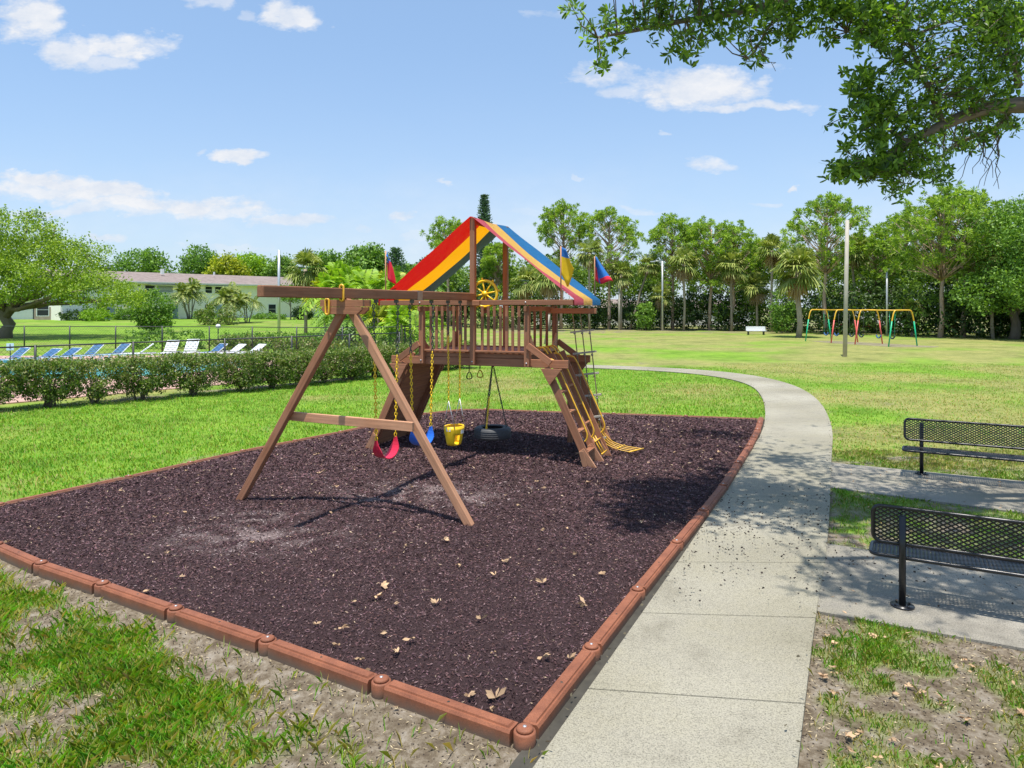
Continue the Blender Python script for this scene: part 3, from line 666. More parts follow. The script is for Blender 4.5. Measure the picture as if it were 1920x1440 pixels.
# climbing wall (left): planks seen from below
mb=MB(); nvw=(-1/SL,0,.47/SL)
for i in range(13):
    z0=.03+i*.134; p0=legp(-1,z0,.0,.035); p1=legp(-1,z0+.128,.0,.035)
    vs=[]
    for q in(p0,p1):
        for b in(.13,1.43):
            for o_ in(0,.028): vs.append((q[0]+nvw[0]*o_,b,q[2]+nvw[2]*o_))
    mb.add(vs,[(0,1,3,2),(4,6,7,5),(0,4,5,1),(2,3,7,6),(0,2,6,4),(1,5,7,3)],[(v_[1],v_[2],v_[0]) for v_ in vs])
mb.build('climbing_wall','play_wood',PS)
mb=MB()
for i,(z,b) in enumerate([(.35,.4),(.6,1.0),(.85,.5),(1.1,1.1),(1.35,.45),(1.5,.9)]): p=legp(-1,z,b,.1); mb.sphere(p,.05,8,5,sq=(.7,1,1))
mb.build('climbing_holds','yellow_plastic',PS)
# yellow handrails
def rail(b,ztop,zbot,off):
    def q(z,o): return (legp(1,z,b)[0]+nv[0]*o,b,z+nv[1]*o)
    pts=[q(ztop+.05,.03),q(ztop+.03,off*.7),q(ztop-.05,off),q((ztop+zbot)/2,off),q(zbot+.12,off),q(zbot+.02,off*.85),q(zbot-.03,off*.4),q(zbot-.02,.05)]
    mb=MB(); mb.tube(smooth_poly(pts,2),.014,8); mb.build('handrail','yellow_paint',PS)
rail(.12,1.72,.42,.16); rail(.52,1.80,.42,.17); rail(1.03,1.70,.40,.24)
mb=MB()
for b in(.15,.34,.62,.8): mb.tube(smooth_poly([(1.12,b,1.9),(1.16,b,1.99),(1.28,b,1.99),(1.36,b,1.88)],2),.013,6)
mb.build('grab_loops','yellow_paint',PS)
# tubular cargo ladder bottom at back bay
mb=MB()
for i,b in enumerate((1.12,1.24,1.36,1.48)): mb.tube(smooth_poly([legp(1,.55,b),legp(1,.22,b,.03),(2.34,b,.12),(2.58+.05*i,b,.09)],2),.009,6)
mb.tube([(2.57,1.10,.09),(2.75,1.52,.09)],.013,6); mb.tube([(2.35,1.08,.14),(2.4,1.52,.13)],.013,6)
for b in(.66,.8): mb.tube([legp(1,.40,b,.05),legp(1,.10,b,.09)],.012,6)
mb.tube([legp(1,.12,.60,.09),legp(1,.12,.98,.09)],.013,6); mb.tube([legp(1,.33,.60,.07),legp(1,.33,.98,.07)],.013,6)
mb.build('climbing_bars','yellow_paint',PS)
# rope-ladder beam
wbar('rope_beam',(1.0,BD-.30,2.62),(1.93,BD-.30,2.62),.09,.10)
wbar('hanger_beam',(-.2,.62,1.70),(.6,.62,1.70),.09,.09)
wbox('support_post',(1.33,BD+.01,.9),(.09,.09,1.6))
# A-frame and swing beam (world points turned into local ones)
AP=(-2.196,9.29); BZ=2.875
bd=Vector((C0[0]-AP[0],C0[1]-AP[1],0)); bd.normalize()
def bm_(t,z=BZ): return toL(AP[0]+bd.x*t,AP[1]+bd.y*t,z)
mb=MB(); mb.bar(bm_(-1.52),bm_(3.62),.10,.135); mb.build('swing_beam','play_wood',PS,bevel=.012)
wbox('beam_seat',(0,-.10,2.765),(.36,.06,.09))
f1=(-3.78,9.84); f2=(-.545,8.745)
ad=Vector((f2[0]-f1[0],f2[1]-f1[1],0)).normalized(); an=Vector((-ad.y,ad.x,0))
def aw(x,y,z): return toL(x,y,z)
topL=(AP[0]+ad.x*.06,AP[1]+ad.y*.06); topR=(AP[0]-ad.x*.02,AP[1]-ad.y*.02)
nrm=Vector(toL(AP[0]+an.x,AP[1]+an.y,0))-Vector(toL(*AP,0))
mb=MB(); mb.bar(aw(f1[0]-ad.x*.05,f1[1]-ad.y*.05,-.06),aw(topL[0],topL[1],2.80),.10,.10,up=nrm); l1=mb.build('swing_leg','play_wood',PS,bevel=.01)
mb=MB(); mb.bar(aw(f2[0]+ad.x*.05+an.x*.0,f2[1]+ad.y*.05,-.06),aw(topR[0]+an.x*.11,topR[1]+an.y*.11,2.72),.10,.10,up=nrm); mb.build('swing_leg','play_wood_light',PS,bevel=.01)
zc=1.20; k=(2.80-zc)/2.86
pl=(f1[0]+(topL[0]-f1[0])*(1-k)+an.x*.09,f1[1]+(topL[1]-f1[1])*(1-k)+an.y*.09); pr=(f2[0]+(topR[0]-f2[0])*(1-k)-an.x*.075,f2[1]+(topR[1]-f2[1])*(1-k)-an.y*.075)
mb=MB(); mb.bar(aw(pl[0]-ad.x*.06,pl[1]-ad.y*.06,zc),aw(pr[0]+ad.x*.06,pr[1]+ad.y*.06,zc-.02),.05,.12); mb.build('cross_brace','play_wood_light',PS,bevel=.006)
for dz in(0,):
    for s_,w_ in((-.085,1),(.085,1)):
        mb=MB()
        def fn(x,z,d): return aw(AP[0]+ad.x*x+an.x*d,AP[1]+ad.y*x+an.y*d,z)
        for zz0,zz1,ww in((2.70,2.79,.32),(2.60,2.695,.30)):
            mb.prism([(-ww,zz1),(ww,zz1),(ww,(zz0+zz1)/2+.01 if zz0<2.65 else zz0),(ww-.07 if zz0<2.65 else ww,zz0),(-ww+.07 if zz0<2.65 else -ww,zz0),(-ww,(zz0+zz1)/2+.01 if zz0<2.65 else zz0)],s_-.022,s_+.022,fn)
        mb.build('head_plate','play_wood',PS,bevel=.004)
for x,z in((-.20,2.70),(0.02,2.88)):
    mb=MB()
    P_=[aw(AP[0]+ad.x*(x+.028*math.cos(a_))-an.x*.125,AP[1]+ad.y*(x+.028*math.cos(a_))-an.y*.125,z+(.075 if math.sin(a_)>0 else -.075)+.028*math.sin(a_)) for a_ in [2*math.pi*i/16 for i in range(16)]]
    mb.tube(P_,.014,6,closed=True); mb.build('bracket','yellow_paint',PS)
mb=MB()
for t_ in(.68,1.18,1.60,2.17,2.70,3.12):
    mb.box(bm_(t_,BZ-.095),(.05,.05,.05)); mb.tube([bm_(t_,BZ-.09),bm_(t_,BZ-.15)],.012,6)
mb.build('swing_hangers','chain_dark',PS)
# band and clamp plate on the beam
mb=MB(); p=bm_(1.75); mb.bar(bm_(1.68),bm_(1.82),.112,.148); mb.build('beam_strap','steel',PS)

# ------------------------------------------------------------------ swings
def chain(mb,p,q,split=.45,link=.045,r=.0055,mid=(0,1)):
    p=Vector(p);q=Vector(q);L=(q-p).length;n=max(2,int(L/(link*.78)));d=(q-p)/n; dn=d.normalized(); s1=dn.orthogonal().normalized(); s2=dn.cross(s1)
    for i in range(n):
        c=p+d*(i+.5); s=s1 if i%2 else s2; pts=[]
        for k in range(8):
            a_=2*math.pi*k/8; pts.append(c+dn*(math.cos(a_)*link*.5)+s*(math.sin(a_)*link*.27))
        mb.tube(pts,r,4,mid[0] if i/n<split else mid[1],closed=True)
def swingpos(t): return (AP[0]+bd.x*t,AP[1]+bd.y*t,BZ-.13)
ang=math.atan2(bd.y,bd.x)
def belt(name,ta,tb,drop,sag,mat,label,twist):
    tm=(ta+tb)/2; hw=(tb-ta)/2; root=thing(name,label,'swing',swingpos(tm),ang,'swings under the wooden beam')
    sw=hw*.78
    for s in(-1,1):
        mb=MB(); chain(mb,(s*hw,0,-.02),(s*sw,0,-drop),.38,.062,.0075); mb.build('chain',['chain_dark','yellow_plastic'],root)
    mb=MB(); n=18; W2=.085; vs=[];th=.012
    cur=[]
    for i in range(n+1):
        u_=-1+2*i/n; x=sw*math.sin(u_*math.pi/2)*1.02; z=-drop-.0-sag*math.cos(u_*math.pi/2)**.75; cur.append((x,z,u_))
    for k,(x,z,u_) in enumerate(cur):
        w=W2*(1 if abs(u_)<.72 else max(.22,1-(abs(u_)-.72)*2.8))
        a_=cur[max(k-1,0)];b_=cur[min(k+1,n)];tx,tz=b_[0]-a_[0],b_[1]-a_[1];l=math.hypot(tx,tz);nxx,nzz=-tz/l,tx/l
        for y in(-w,w):
            for o_ in(-th/2,th/2): vs.append((x+nxx*o_,y,z+nzz*o_))
    fs=[]
    for i in range(n):
        o_=i*4;p_=o_+4; fs+=[(o_,p_,p_+2,o_+2),(o_+1,o_+3,p_+3,p_+1),(o_,o_+1,p_+1,p_),(o_+2,p_+2,p_+3,o_+3)]
    fs+=[(0,2,3,1),(n*4,n*4+1,n*4+3,n*4+2)]
    mb.add(vs,fs); mb.build('seat',mat,root)
    root.rotation_euler=(0,0,ang+twist); return root
belt('belt_swing',.66,1.18,1.94,.28,'red_plastic','red belt swing nearest the A-frame legs, on yellow chains',-.12)
belt('belt_swing',1.60,2.16,1.94,.27,'blue_plastic','blue belt swing in the middle of the swing beam',-.15)
root=thing('bucket_swing','yellow bucket toddler swing beside the deck, on thin yellow chains','swing',swingpos(2.91),ang,'swings under the wooden beam')
for s in(-1,1):
    mb=MB(); chain(mb,(s*.21,0,-.02),(s*.19,0,-1.62),.30,.05,.006); mb.build('chain',['chain_dark','yellow_plastic'],root)
    mb=MB(); mb.tube([(s*.19,0,-1.62),(s*.17,.11,-2.09)],.006,5); mb.tube([(s*.19,0,-1.62),(s*.17,-.11,-2.09)],.006,5); mb.build('hanger','galv',root)
mb=MB(); vs=[];fs=[]; seg=28; rows=7
for i in range(rows+1):
    v_=i/rows; rx=.19-.05*v_**1.5; ry=.15-.05*v_**1.5
    for j in range(seg):
        a_=2*math.pi*j/seg; vs.append((rx*math.cos(a_),ry*math.sin(a_),-2.07-.30*v_))
for i in range(rows):
    for j in range(seg):
        a_=2*math.pi*(j+.5)/seg; hole=(i>=3 and i<7 and (abs(math.cos(a_))<.80) and (abs(math.cos(a_))>.22))
        if not hole: j2=(j+1)%seg; fs.append((i*seg+j,i*seg+j2,(i+1)*seg+j2,(i+1)*seg+j))
mb.add(vs,fs,smooth=True); bo=mb.build('seat_shell','yellow_plastic',root); sm=bo.modifiers.new('solid','SOLIDIFY'); sm.thickness=.014
mb=MB(); mb.tube([(.19*math.cos(2*math.pi*i/24),.15*math.sin(2*math.pi*i/24),-2.07) for i in range(24)],.014,6,closed=True); mb.build('rim','yellow_plastic',root)
mb=MB(); mb.sphere((0,0,-2.37),.14,14,6,sq=(1,.75,.2)); mb.build('seat_base','yellow_plastic',root)
mb=MB(); mb.box((0,-.157,-2.15),(.09,.006,.06)); mb.box((-.195,0,-2.10),(.008,.08,.06)); mb.build('tag','white_metal',root)
# tyre swing
tw=toW(.114,.62,1.66); root=thing('tire_swing','black tire swing hanging flat on chains under the deck','swing',tw,.3)
mb=MB(); prof=[(.19,-.095),(.24,-.11),(.305,-.105),(.338,-.08),(.345,0),(.338,.08),(.305,.105),(.24,.11),(.19,.095),(.20,.085),(.24,.095),(.30,.088),(.322,.06),(.327,0),(.322,-.06),(.30,-.088),(.24,-.095),(.20,-.085)]
seg=40; vs=[];fs=[]
for j in range(seg):
    a_=2*math.pi*j/seg
    for r_,z in prof: vs.append((r_*math.cos(a_),r_*math.sin(a_),-1.30+z))
k=len(prof)
for j in range(seg):
    j2=(j+1)%seg
    for i in range(k): i2=(i+1)%k; fs.append((j*k+i,j2*k+i,j2*k+i2,j*k+i2))
mb.add(vs,fs,smooth=True)
for z in(-.055,-.02,.02,.055):
    mb.tube([(.343*math.cos(2*math.pi*j/40),.343*math.sin(2*math.pi*j/40),-1.30+z) for j in range(40)],.006,4,closed=True)
mb.build('tire','rubber',root)
for i,a_ in enumerate((-2.3,-.2,1.9)):
    mb=MB(); chain(mb,(0,0,0),(.26*math.cos(a_),.26*math.sin(a_),-1.19),.62 if i!=0 else .5,.05,.007); mb.build('chain',['chain_dark','yellow_plastic' if i==0 else 'chain_dark'],root)
# trapeze rings
for i,(px,nm) in enumerate(((880,'darker triangular trapeze ring on the left below the deck'),(900,'yellowish triangular trapeze ring on the right below the deck'))):
    X=(px-960)/FPX*13.2; root=thing('trapeze_ring',nm,'ring',(X,13.2,1.66),.2,'trapeze rings under the deck')
    mb=MB(); chain(mb,(0,0,0),(0,0,-.16 if i==0 else -.13),1,.04,.006); mb.build('chain','chain_dark',root)
    z0=-.16 if i==0 else -.13
    mb=MB(); mb.tube(smooth_poly([(0,0,z0),(.055,0,z0-.10),(.045,0,z0-.155),(-.045,0,z0-.155),(-.055,0,z0-.10)],2,True),.010,6,closed=True); mb.build('handle','rubber' if i==0 else 'yellow_paint',root)
# rope ladder
rw=toW(1.62,BD-.30,2.57); rw=(rw[0]+.0,rw[1],rw[2]); root=thing('rope_ladder','rope ladder with flat wooden rungs hanging at the back right of the deck','rope ladder',rw,-TH+.25)
Lr=2.45; sl=.17
for s in(-.14,0,.14):
    mb=MB(); mb.tube([(s+sl*k/8*1.6,0.02*math.sin(k+s*9),-Lr*k/8) for k in range(9)],.011,6); mb.build('rope','rope',root)
for i in range(6):
    z=-.33-i*.40; x=sl*1.6*(-z)/Lr; mb=MB(); mb.bar((x-.22,-.02,z-.02),(x+.22,.02,z+.03),.07,.03); 
    for s in(-.14,0,.14): mb.sphere((x+s,0,z-.035),.024,8,5)
    mb.build('rung','pole_wood',root)
# flags
def flag(a,b,z0,ztop,label,cols,shape,yaw):
    w=toW(a,b,z0); root=thing('flag',label,'flag',w,yaw,'flags on the canopy rails')
    h=ztop-z0; mb=MB(); mb.tube([(0,0,0),(0,0,h)],.012,8); mb.build('pole','play_wood_light',root)
    n=12; mm=10; mb=MB(); vs=[];fs=[];mi=[]
    for i in range(n+1):
        u_=i/n
        for j in range(mm+1):
            v_=j/mm; x,z,y=shape(u_,v_); vs.append((x+.012,y,h-.01+z))
    for i in range(n):
        for j in range(mm): fs.append((i*(mm+1)+j,(i+1)*(mm+1)+j,(i+1)*(mm+1)+j+1,i*(mm+1)+j+1)); mi.append(cols((i+.5)/n,(j+.5)/mm))
    mb.add(vs,fs,smooth=True); mb.mi[-len(fs):]=mi; c_=mb.build('cloth',['flag_blue','flag_yellow','flag_red'],root); s_=c_.modifiers.new('solid','SOLIDIFY'); s_.thickness=.003
flag(-1.76,-.07,2.81,3.74,'drooping blue and red flag above the left end of the canopy',lambda u_,v_:0 if v_+u_*.25<.42 else 2,lambda u_,v_:(.17*u_*v_**.5+.01,-.52*v_-.10*u_,.05*math.sin(u_*6+v_*2)),-TH+.3)
flag(1.66,-.07,2.81,3.72,'blue and yellow flag curled on a pole at the front right rail',lambda u_,v_:0 if v_<.42 else 1,lambda u_,v_:(.22*u_*(.35+.65*v_),-.40*v_-(.0+.04*u_)-.28*(v_**4)*(1-abs(2*u_-.75)) ,.09*math.sin(u_*3.1)*v_),-TH)
flag(1.80,BD+.07,2.81,3.66,'blue and red flag flaring out at the back right corner of the canopy',lambda u_,v_:2 if (v_>.78 and u_>.35) or (u_<.22 and v_>.38) else 0,lambda u_,v_:(.36*u_*(.12+.88*v_**1.1)-.02,-.42*v_*(1-.55*u_)-.34*u_*v_-.06*math.sin(u_*5)*v_,.05*math.sin(u_*7)),-TH+.2)

# ------------------------------------------------------------------ benches
def bench(label,base,dirang,face,length=2.35):
    """base = left post foot; local x along bench, local y towards the sitter side (face)"""
    root=thing('park_bench',label,'bench',(base[0],base[1],GZ+.03),dirang,'black mesh benches on concrete pads')
    s=face
    def panel(name,o,ux,uy,w,h,th=.03,r=.07):
        o=Vector(o);ux=Vector(ux).normalized();uy=Vector(uy).normalized(); mb=MB()
        pts=[]
        for cx,cy,a0 in((w-r,h-r,0),(r,h-r,90),(r,r,180),(w-r,r,270)):
            for k in range(6): a_=R(a0+90*k/5); pts.append(o+ux*(cx+r*math.cos(a_))+uy*(cy+r*math.sin(a_)))
        mb.tube(pts,th*.62,6,closed=True); fr=mb.build(name,'black_coat',root)
        mb=MB(); pit_=.062; sl_=.62; nn=ux.cross(uy)
        for sg in(-1,1):
            k=-int(h/sl_/pit_)-2
            while k*pit_<w+h/sl_:
                x0=k*pit_; a_=0.0; 
                # line x = x0 + sg*y/sl  ; clip
                if sg>0: ya,yb=max(0,(0.012-x0)*sl_*1.0),min(h,(w-.012-x0)*sl_)
                else:
                    xs=x0; ya,yb=max(0,(xs-(w-.012))*sl_),min(h,(xs-.012)*sl_)
                if yb-ya>.01:
                    xa=x0+sg*ya/sl_; xb=x0+sg*yb/sl_
                    mb.bar(o+ux*xa+uy*ya+nn*.001*sg,o+ux*xb+uy*yb+nn*.001*sg,.013,.005,up=nn)
                k+=1
        mb.build('mesh','black_coat',fr)
    x0=-.24
    panel('backrest',(x0,s*.055,.55),(1,0,0),(0,-s*.10,1),length,.34)
    panel('seat',(x0-.02,s*.035,.43),(1,0,0),(0,s*1,0),length+.04,.38)
    for px_ in(0,length-.48):
        mb=MB(); mb.tube([(px_,0,0),(px_,0,.46),(px_,-s*.035,.83)],.03,12); mb.tube([(px_,0,.40),(px_,s*.40,.40)],.022,8); mb.build('support_post','black_coat',root)
        mb=MB(); mb.tube([(px_,0,0),(px_,0,.012)],.10,16)
        for a_ in range(4): mb.tube([(px_+.075*math.cos(a_*1.57+.7),.075*math.sin(a_*1.57+.7),.012),(px_+.075*math.cos(a_*1.57+.7),.075*math.sin(a_*1.57+.7),.028)],.010,6)
        mb.build('base_plate','black_coat',root)
bench('black mesh park bench seen from behind on the nearer concrete pad',(3.56,6.42),-R(29),1)
bench('black mesh park bench facing the camera on the farther concrete pad',(6.69,11.50),-R(30),-1)

# ------------------------------------------------------------------ vegetation
def clumps(cen,nleaf,cr,L,w,up=.25,flat=.8):
    n=len(cen); c=np.repeat(cen,nleaf,0)+rng.normal(size=(n*nleaf,3))*np.array([cr,cr,cr*flat])*.55
    k=rng.uniform(.6,1.3,len(c)); return leafquads(c,L*k,w*k,None,up)
def lobepts(lobes,n):
    lob=np.array(lobes,float); wt=(lob[:,3]*lob[:,4]+lob[:,3]*lob[:,5]); wt/=wt.sum(); i=rng.choice(len(lob),n,p=wt); d=rdir(n); r=rng.uniform(.35,1,n)**.45
    return lob[i,:3]+d*lob[i,3:6]*r[:,None]
def trunkmesh(mb,pts,r0,r1,seg=8):
    n=len(pts); mb.tube(pts,[r0+(r1-r0)*(i/(n-1))**.8 for i in range(n)],seg)
def wig(p,q,n,amp):
    p=np.array(p,float);q=np.array(q,float); o=[p+(q-p)*i/n for i in range(n+1)]
    for i in range(1,n): o[i]=o[i]+rng.normal(size=3)*amp
    return [tuple(x) for x in o]
def tree(name,label,loc,lobes,th,tr,leaf,nc,nl,cr,L,w,bark='bark',limbs=7,group=None,up=.25):
    root=thing(name,label,'tree',loc,0,group); mb=MB()
    trunkmesh(mb,wig((0,0,-.3),(0,0,th),4,tr*.25),tr,tr*.6)
    for i in range(limbs):
        l=lobes[i%len(lobes)]; q=(l[0]+rng.normal()*l[3]*.3,l[1]+rng.normal()*l[4]*.3,l[2]+rng.normal()*l[5]*.2); trunkmesh(mb,wig((0,0,th*rng.uniform(.6,1)),q,4,min(.3,.03*np.linalg.norm(q))),tr*.45,tr*.08,6)
    mb.build('trunk',bark,root)
    V=clumps(lobepts(lobes,nc),nl,cr,L,w,up); npmesh('crown',V,4,leaf,root); return root
def pine(label,px,Y,topy,hw,lean=0,low=.45,dens=1.0,basez=GZ,extra=None):
    X=(px-960)/FPX*Y; H=CZ+(HZ-topy)/FPX*Y-basez; rw_=hw*1.14/FPX*Y; root=thing('pine_tree',label,'tree',(X,Y,basez),0,'tall pines along the tree line')
    mb=MB(); ax=wig((0,0,-.2),(lean,0,H*.88),6,.10); trunkmesh(mb,ax,.24,.07)
    ch=min(H*(1-low),rw_*2.1); zc_=H-ch*.5
    tips=[]
    nbr=int(62*dens)
    for i in range(nbr):
        d=rdir(1,.35)[0]; r=rng.uniform(.70,1.0); q=np.array((lean+d[0]*rw_*r,d[1]*rw_*r,zc_+d[2]*ch*.5*r))
        z0=max(H*low*.9,min(H*.86,q[2]-rng.uniform(.5,1.1)*abs(math.hypot(q[0]-lean,q[1]))-.5)); t_=z0/(H*.88)
        p=np.array((lean*t_,0,z0)); trunkmesh(mb,wig(p,q,3,.16),.05,.015,5); tips.append(q)
        for k in range(2): tips.append(p+(q-p)*rng.uniform(.72,.98)+rng.normal(size=3)*(.4,.4,.3))
    for k in range(extra or 3):
        z0=H*rng.uniform(low*.75,low+.1); a_=rng.uniform(0,6.28); q=np.array((math.cos(a_)*rw_*.7,math.sin(a_)*rw_*.7,z0+.6)); trunkmesh(mb,wig((0,0,z0),q,3,.1),.06,.02,5)
        for kk in range(4): tips.append(q+rng.normal(size=3)*(.5,.5,.3))
    mb.build('trunk','bark_pine',root)
    tips=np.array(tips); n=len(tips); m_=40; d=rdir(n*m_,.35); rad=rng.uniform(.28,.55,n).repeat(m_); c=np.repeat(tips,m_,0)+d*rad[:,None]*.55
    V=leafquads(c,rad*.95,.085,d); npmesh('crown',V,4,'leaf_pine',root); return root
def fanpalm(label,px,basey,cy,hwpx,Y=None,lean=0,name='cabbage_palm',leaf='leaf_fan',group='cabbage palms',nf=42,dead=8,tr=.16,basez=GZ):
    if Y is None: Y=FPX*(CZ-basez)/(basey-HZ)
    X=(px-960)/FPX*Y; H=CZ+(HZ-cy)/FPX*Y-basez; rf=hwpx/FPX*Y; root=thing(name,label,'palm tree',(X,Y,basez),0,group)
    mb=MB(); mb.tube(wig((0,0,-.2),(lean,0,H),5,.05),[tr*1.15,tr,tr*.95,tr*.95,tr*.95,tr*1.3],9); mb.build('trunk','bark_palm',root)
    def fans(n,elr,rr,mat,nm):
        Q=[]
        for i in range(n):
            a_=rng.uniform(0,6.28); e_=R(rng.uniform(*elr)); d=np.array((math.cos(a_)*math.cos(e_),math.sin(a_)*math.cos(e_),math.sin(e_))); hub=np.array((lean,0,H))+d*rr*rng.uniform(.2,.55)
            s=unit(np.cross(d,(0,0,1))[None])[0]; upv=np.cross(s,d); nb_=13
            for k in range(nb_):
                b_=R(-80+160*k/(nb_-1)); bdv=d*math.cos(b_)+s*math.sin(b_); L=rr*.62*(.75+.25*math.cos(b_))*rng.uniform(.85,1.1); m1=hub+bdv*L*.6+upv*.02; m2=hub+bdv*L+np.array((0,0,-L*rng.uniform(.15,.5))); w=L*.06
                pw=np.cross(bdv,upv); Q.append([hub,m1+pw*w,m2,m1-pw*w])
        npmesh(nm,np.array(Q),4,mat,root)
    fans(nf,(-48,85),rf,leaf,'crown'); 
    if dead: fans(dead,(-85,-45),rf*.85,'leaf_dead','dead_fronds')
    return root
def feather(name,label,loc,stems,H,fl,leaf,nf=15,group=None,spread=.5,ll=.38,mat2='bark_palm'):
    root=thing(name,label,'palm tree',loc,0,group); mb=MB(); Q=[]; mbr=MB()
    for s_ in range(stems):
        a0=6.28*s_/stems+rng.uniform(-.4,.4); r0=spread*rng.uniform(.2,1) if stems>1 else 0; bx,by=math.cos(a0)*r0*.35,math.sin(a0)*r0*.35; h=H*rng.uniform(.72,1.05); tx,ty=bx+math.cos(a0)*r0*.9,by+math.sin(a0)*r0*.9
        mb.tube(wig((bx,by,-.1),(tx,ty,h),4,.04),[.09,.075,.07,.065,.06] if stems>1 else [.16,.13,.12,.11,.10],7)
        for i in range(nf):
            a_=rng.uniform(0,6.28); e_=R(rng.uniform(8,82)); L=fl*rng.uniform(.8,1.1); p=np.array((tx,ty,h)); d=np.array((math.cos(a_)*math.cos(e_),math.sin(a_)*math.cos(e_),math.sin(e_))); s=unit(np.cross(d,(0,0,1))[None])[0]; ns=11; pts=[]
            for k in range(ns+1):
                t_=k/ns; pts.append(p+d*L*t_+np.array((0,0,-L*.75*t_*t_*(math.cos(e_)+.25))))
            for k in range(1,ns+1):
                c=pts[k]; tn=unit((pts[k]-pts[k-1])[None])[0]; l=ll*fl/1.6*math.sin(math.pi*min(1,(k+1)/(ns+1.5)))**.6+.08
                for sg in(-1,1):
                    q=c+tn*l*.45+s*sg*l*.8+np.array((0,0,-l*.28)); w=tn*.07*fl/1.6; Q.append([c,(c+q)/2+w,q,(c+q)/2-w])
            mbr.tube([tuple(x) for x in pts[::3]],[.02,.014,.01,.006][:len(pts[::3])],4)
    mb.build('stem' if stems>1 else 'trunk',mat2,root); cr=npmesh('fronds',np.array(Q),4,leaf,root); mbr.build('frond_ribs','leaf_fan',cr); return root
# left oak
tree('oak_tree','large spreading light green tree at the far left lawn edge',(-43.2,60,.1),[(-5,0,7.4,5.5,5,3.8),(-.5,0,7.4,4.2,4.5,3.4),(4.0,0,5.7,4.6,4,2.6),(0,-3,5.0,6,3.5,2.2),(1.5,0,8.9,3.0,3.5,1.8),(8.2,-1,4.0,3.3,3,1.5),(10.6,-1,3.3,1.6,2,1.0),(5.5,1,7.2,2.4,3,1.4)],2.6,.6,'leaf_oak',1250,40,.6,.21,.12,limbs=16)
# woodland pines
WL=lambda px: np.interp(px,[600,950,1300,1560,1760,1920],[92,86,82,70,63,58])
pines=[('pine with round crown seen left of the playset canopy',842,88,408,36,0,.5),
('pine directly behind the canopy, between the ridge posts',930,92,455,30,.3,.45),
('tall pine rising just right of the canopy slope',1052,87,377,46,.3,.45),
('pine right behind the corner flag, with pinkish trunk base',1142,86,387,56,0,.42),
('pine just right of the white lamp pole',1261,84,404,44,0,.45),
('straight pine, third right of the lamp pole, with broad crown',1331,82,405,48,.2,.45),
('slim pine sharing its crown with the pine on its left',1371,81,414,46,.4,.4),
('small pine at the right end of the four in a row',1420,88,452,36,0,.4),
('big isolated round-topped pine behind the cabbage palm',1549,71,366,72,0,.48),
('lower bushy pine between the big pine and the metal pole',1640,74,425,48,0,.4),
('pine just left of the biggest round-topped pine',1700,76,398,46,0,.45),
('biggest round-topped pine on the right with thick trunk',1762,63,352,86,.3,.42),
('slender pine close right of the biggest pine',1806,64,358,62,.6,.45),
('pale green pine near the right edge of the wood',1862,72,410,44,0,.4)]
for l,px,Y,ty,hw,ln,lo in pines: pine(l,px,Y,ty,hw,ln,lo,dens=1.0+hw/120,extra=5)
# extra low boughs on the two near pines
# broad trees on the right edge
tree('broadleaf_tree','dense broadleaf tree filling the right edge of the wood',((1900-960)/FPX*60,60,GZ),[(0,0,8.6,4.0,3.5,3.2),(1.5,0,5.2,4.6,3.5,2.6),(-2.6,-.5,4.0,2.8,2.6,1.7),(2.5,0,10.5,3,3,2.2)],3,.45,'leaf_mid',620,34,.65,.27,.15)
tree('broadleaf_tree','leafy tree leaning over the shed at the far right',((1985-960)/FPX*56,56,GZ),[(0,0,8.0,4.2,3.5,3.4),(-.8,0,4.5,3.6,3.5,2.6)],3,.45,'leaf_mid',420,34,.65,.27,.15)
# cabbage palms
fanpalm('lone cabbage palm with pale trunk in front of the wood, left of the wooden pole',1497,633,508,56,nf=60,dead=16,tr=.24)
fanpalm('cabbage palm with shaggy crown standing by the pool fence',573,0,505,44,Y=64,basez=.05,nf=54,dead=14,tr=.15)
pl_=[('leaning slender palm left of the white lamp pole',1180,84,498,28,2.3,4),('palm behind the canopy slope with drooping pale fronds',1030,80,520,42,0,14),('palm under the pine right of the flag',1105,82,475,34,0,8),
('palm beside the white lamp pole on its right',1282,80,495,38,0,10),('palm low in the wood below the third pine',1372,79,500,36,0,10),('palm in the wood left of the lone cabbage palm',1447,77,470,36,0,12),
('short palm behind the far white bench',1420,79,540,36,0,10),('palm between the flagged corner and the leaning palm',1165,84,515,32,0,10),('palm hidden high behind the wooden pole',1600,74,470,36,0,8),('palm with brown hanging fronds near the right edge',1862,61,478,34,0,18),
('low palm behind the green legs of the far swing set',1710,66,585,26,0,4),('small palm at the foot of the biggest pine',1790,66,598,20,0,3),('palm behind the deck railing',985,84,530,36,0,10),('palm low behind the climbing rope',1240,82,555,28,0,12)]
for l,px,Y,cy,hw,ln,dd in pl_: fanpalm(l,px,0,cy,hw,Y=Y,lean=ln,dead=dd,nf=40,tr=.14)
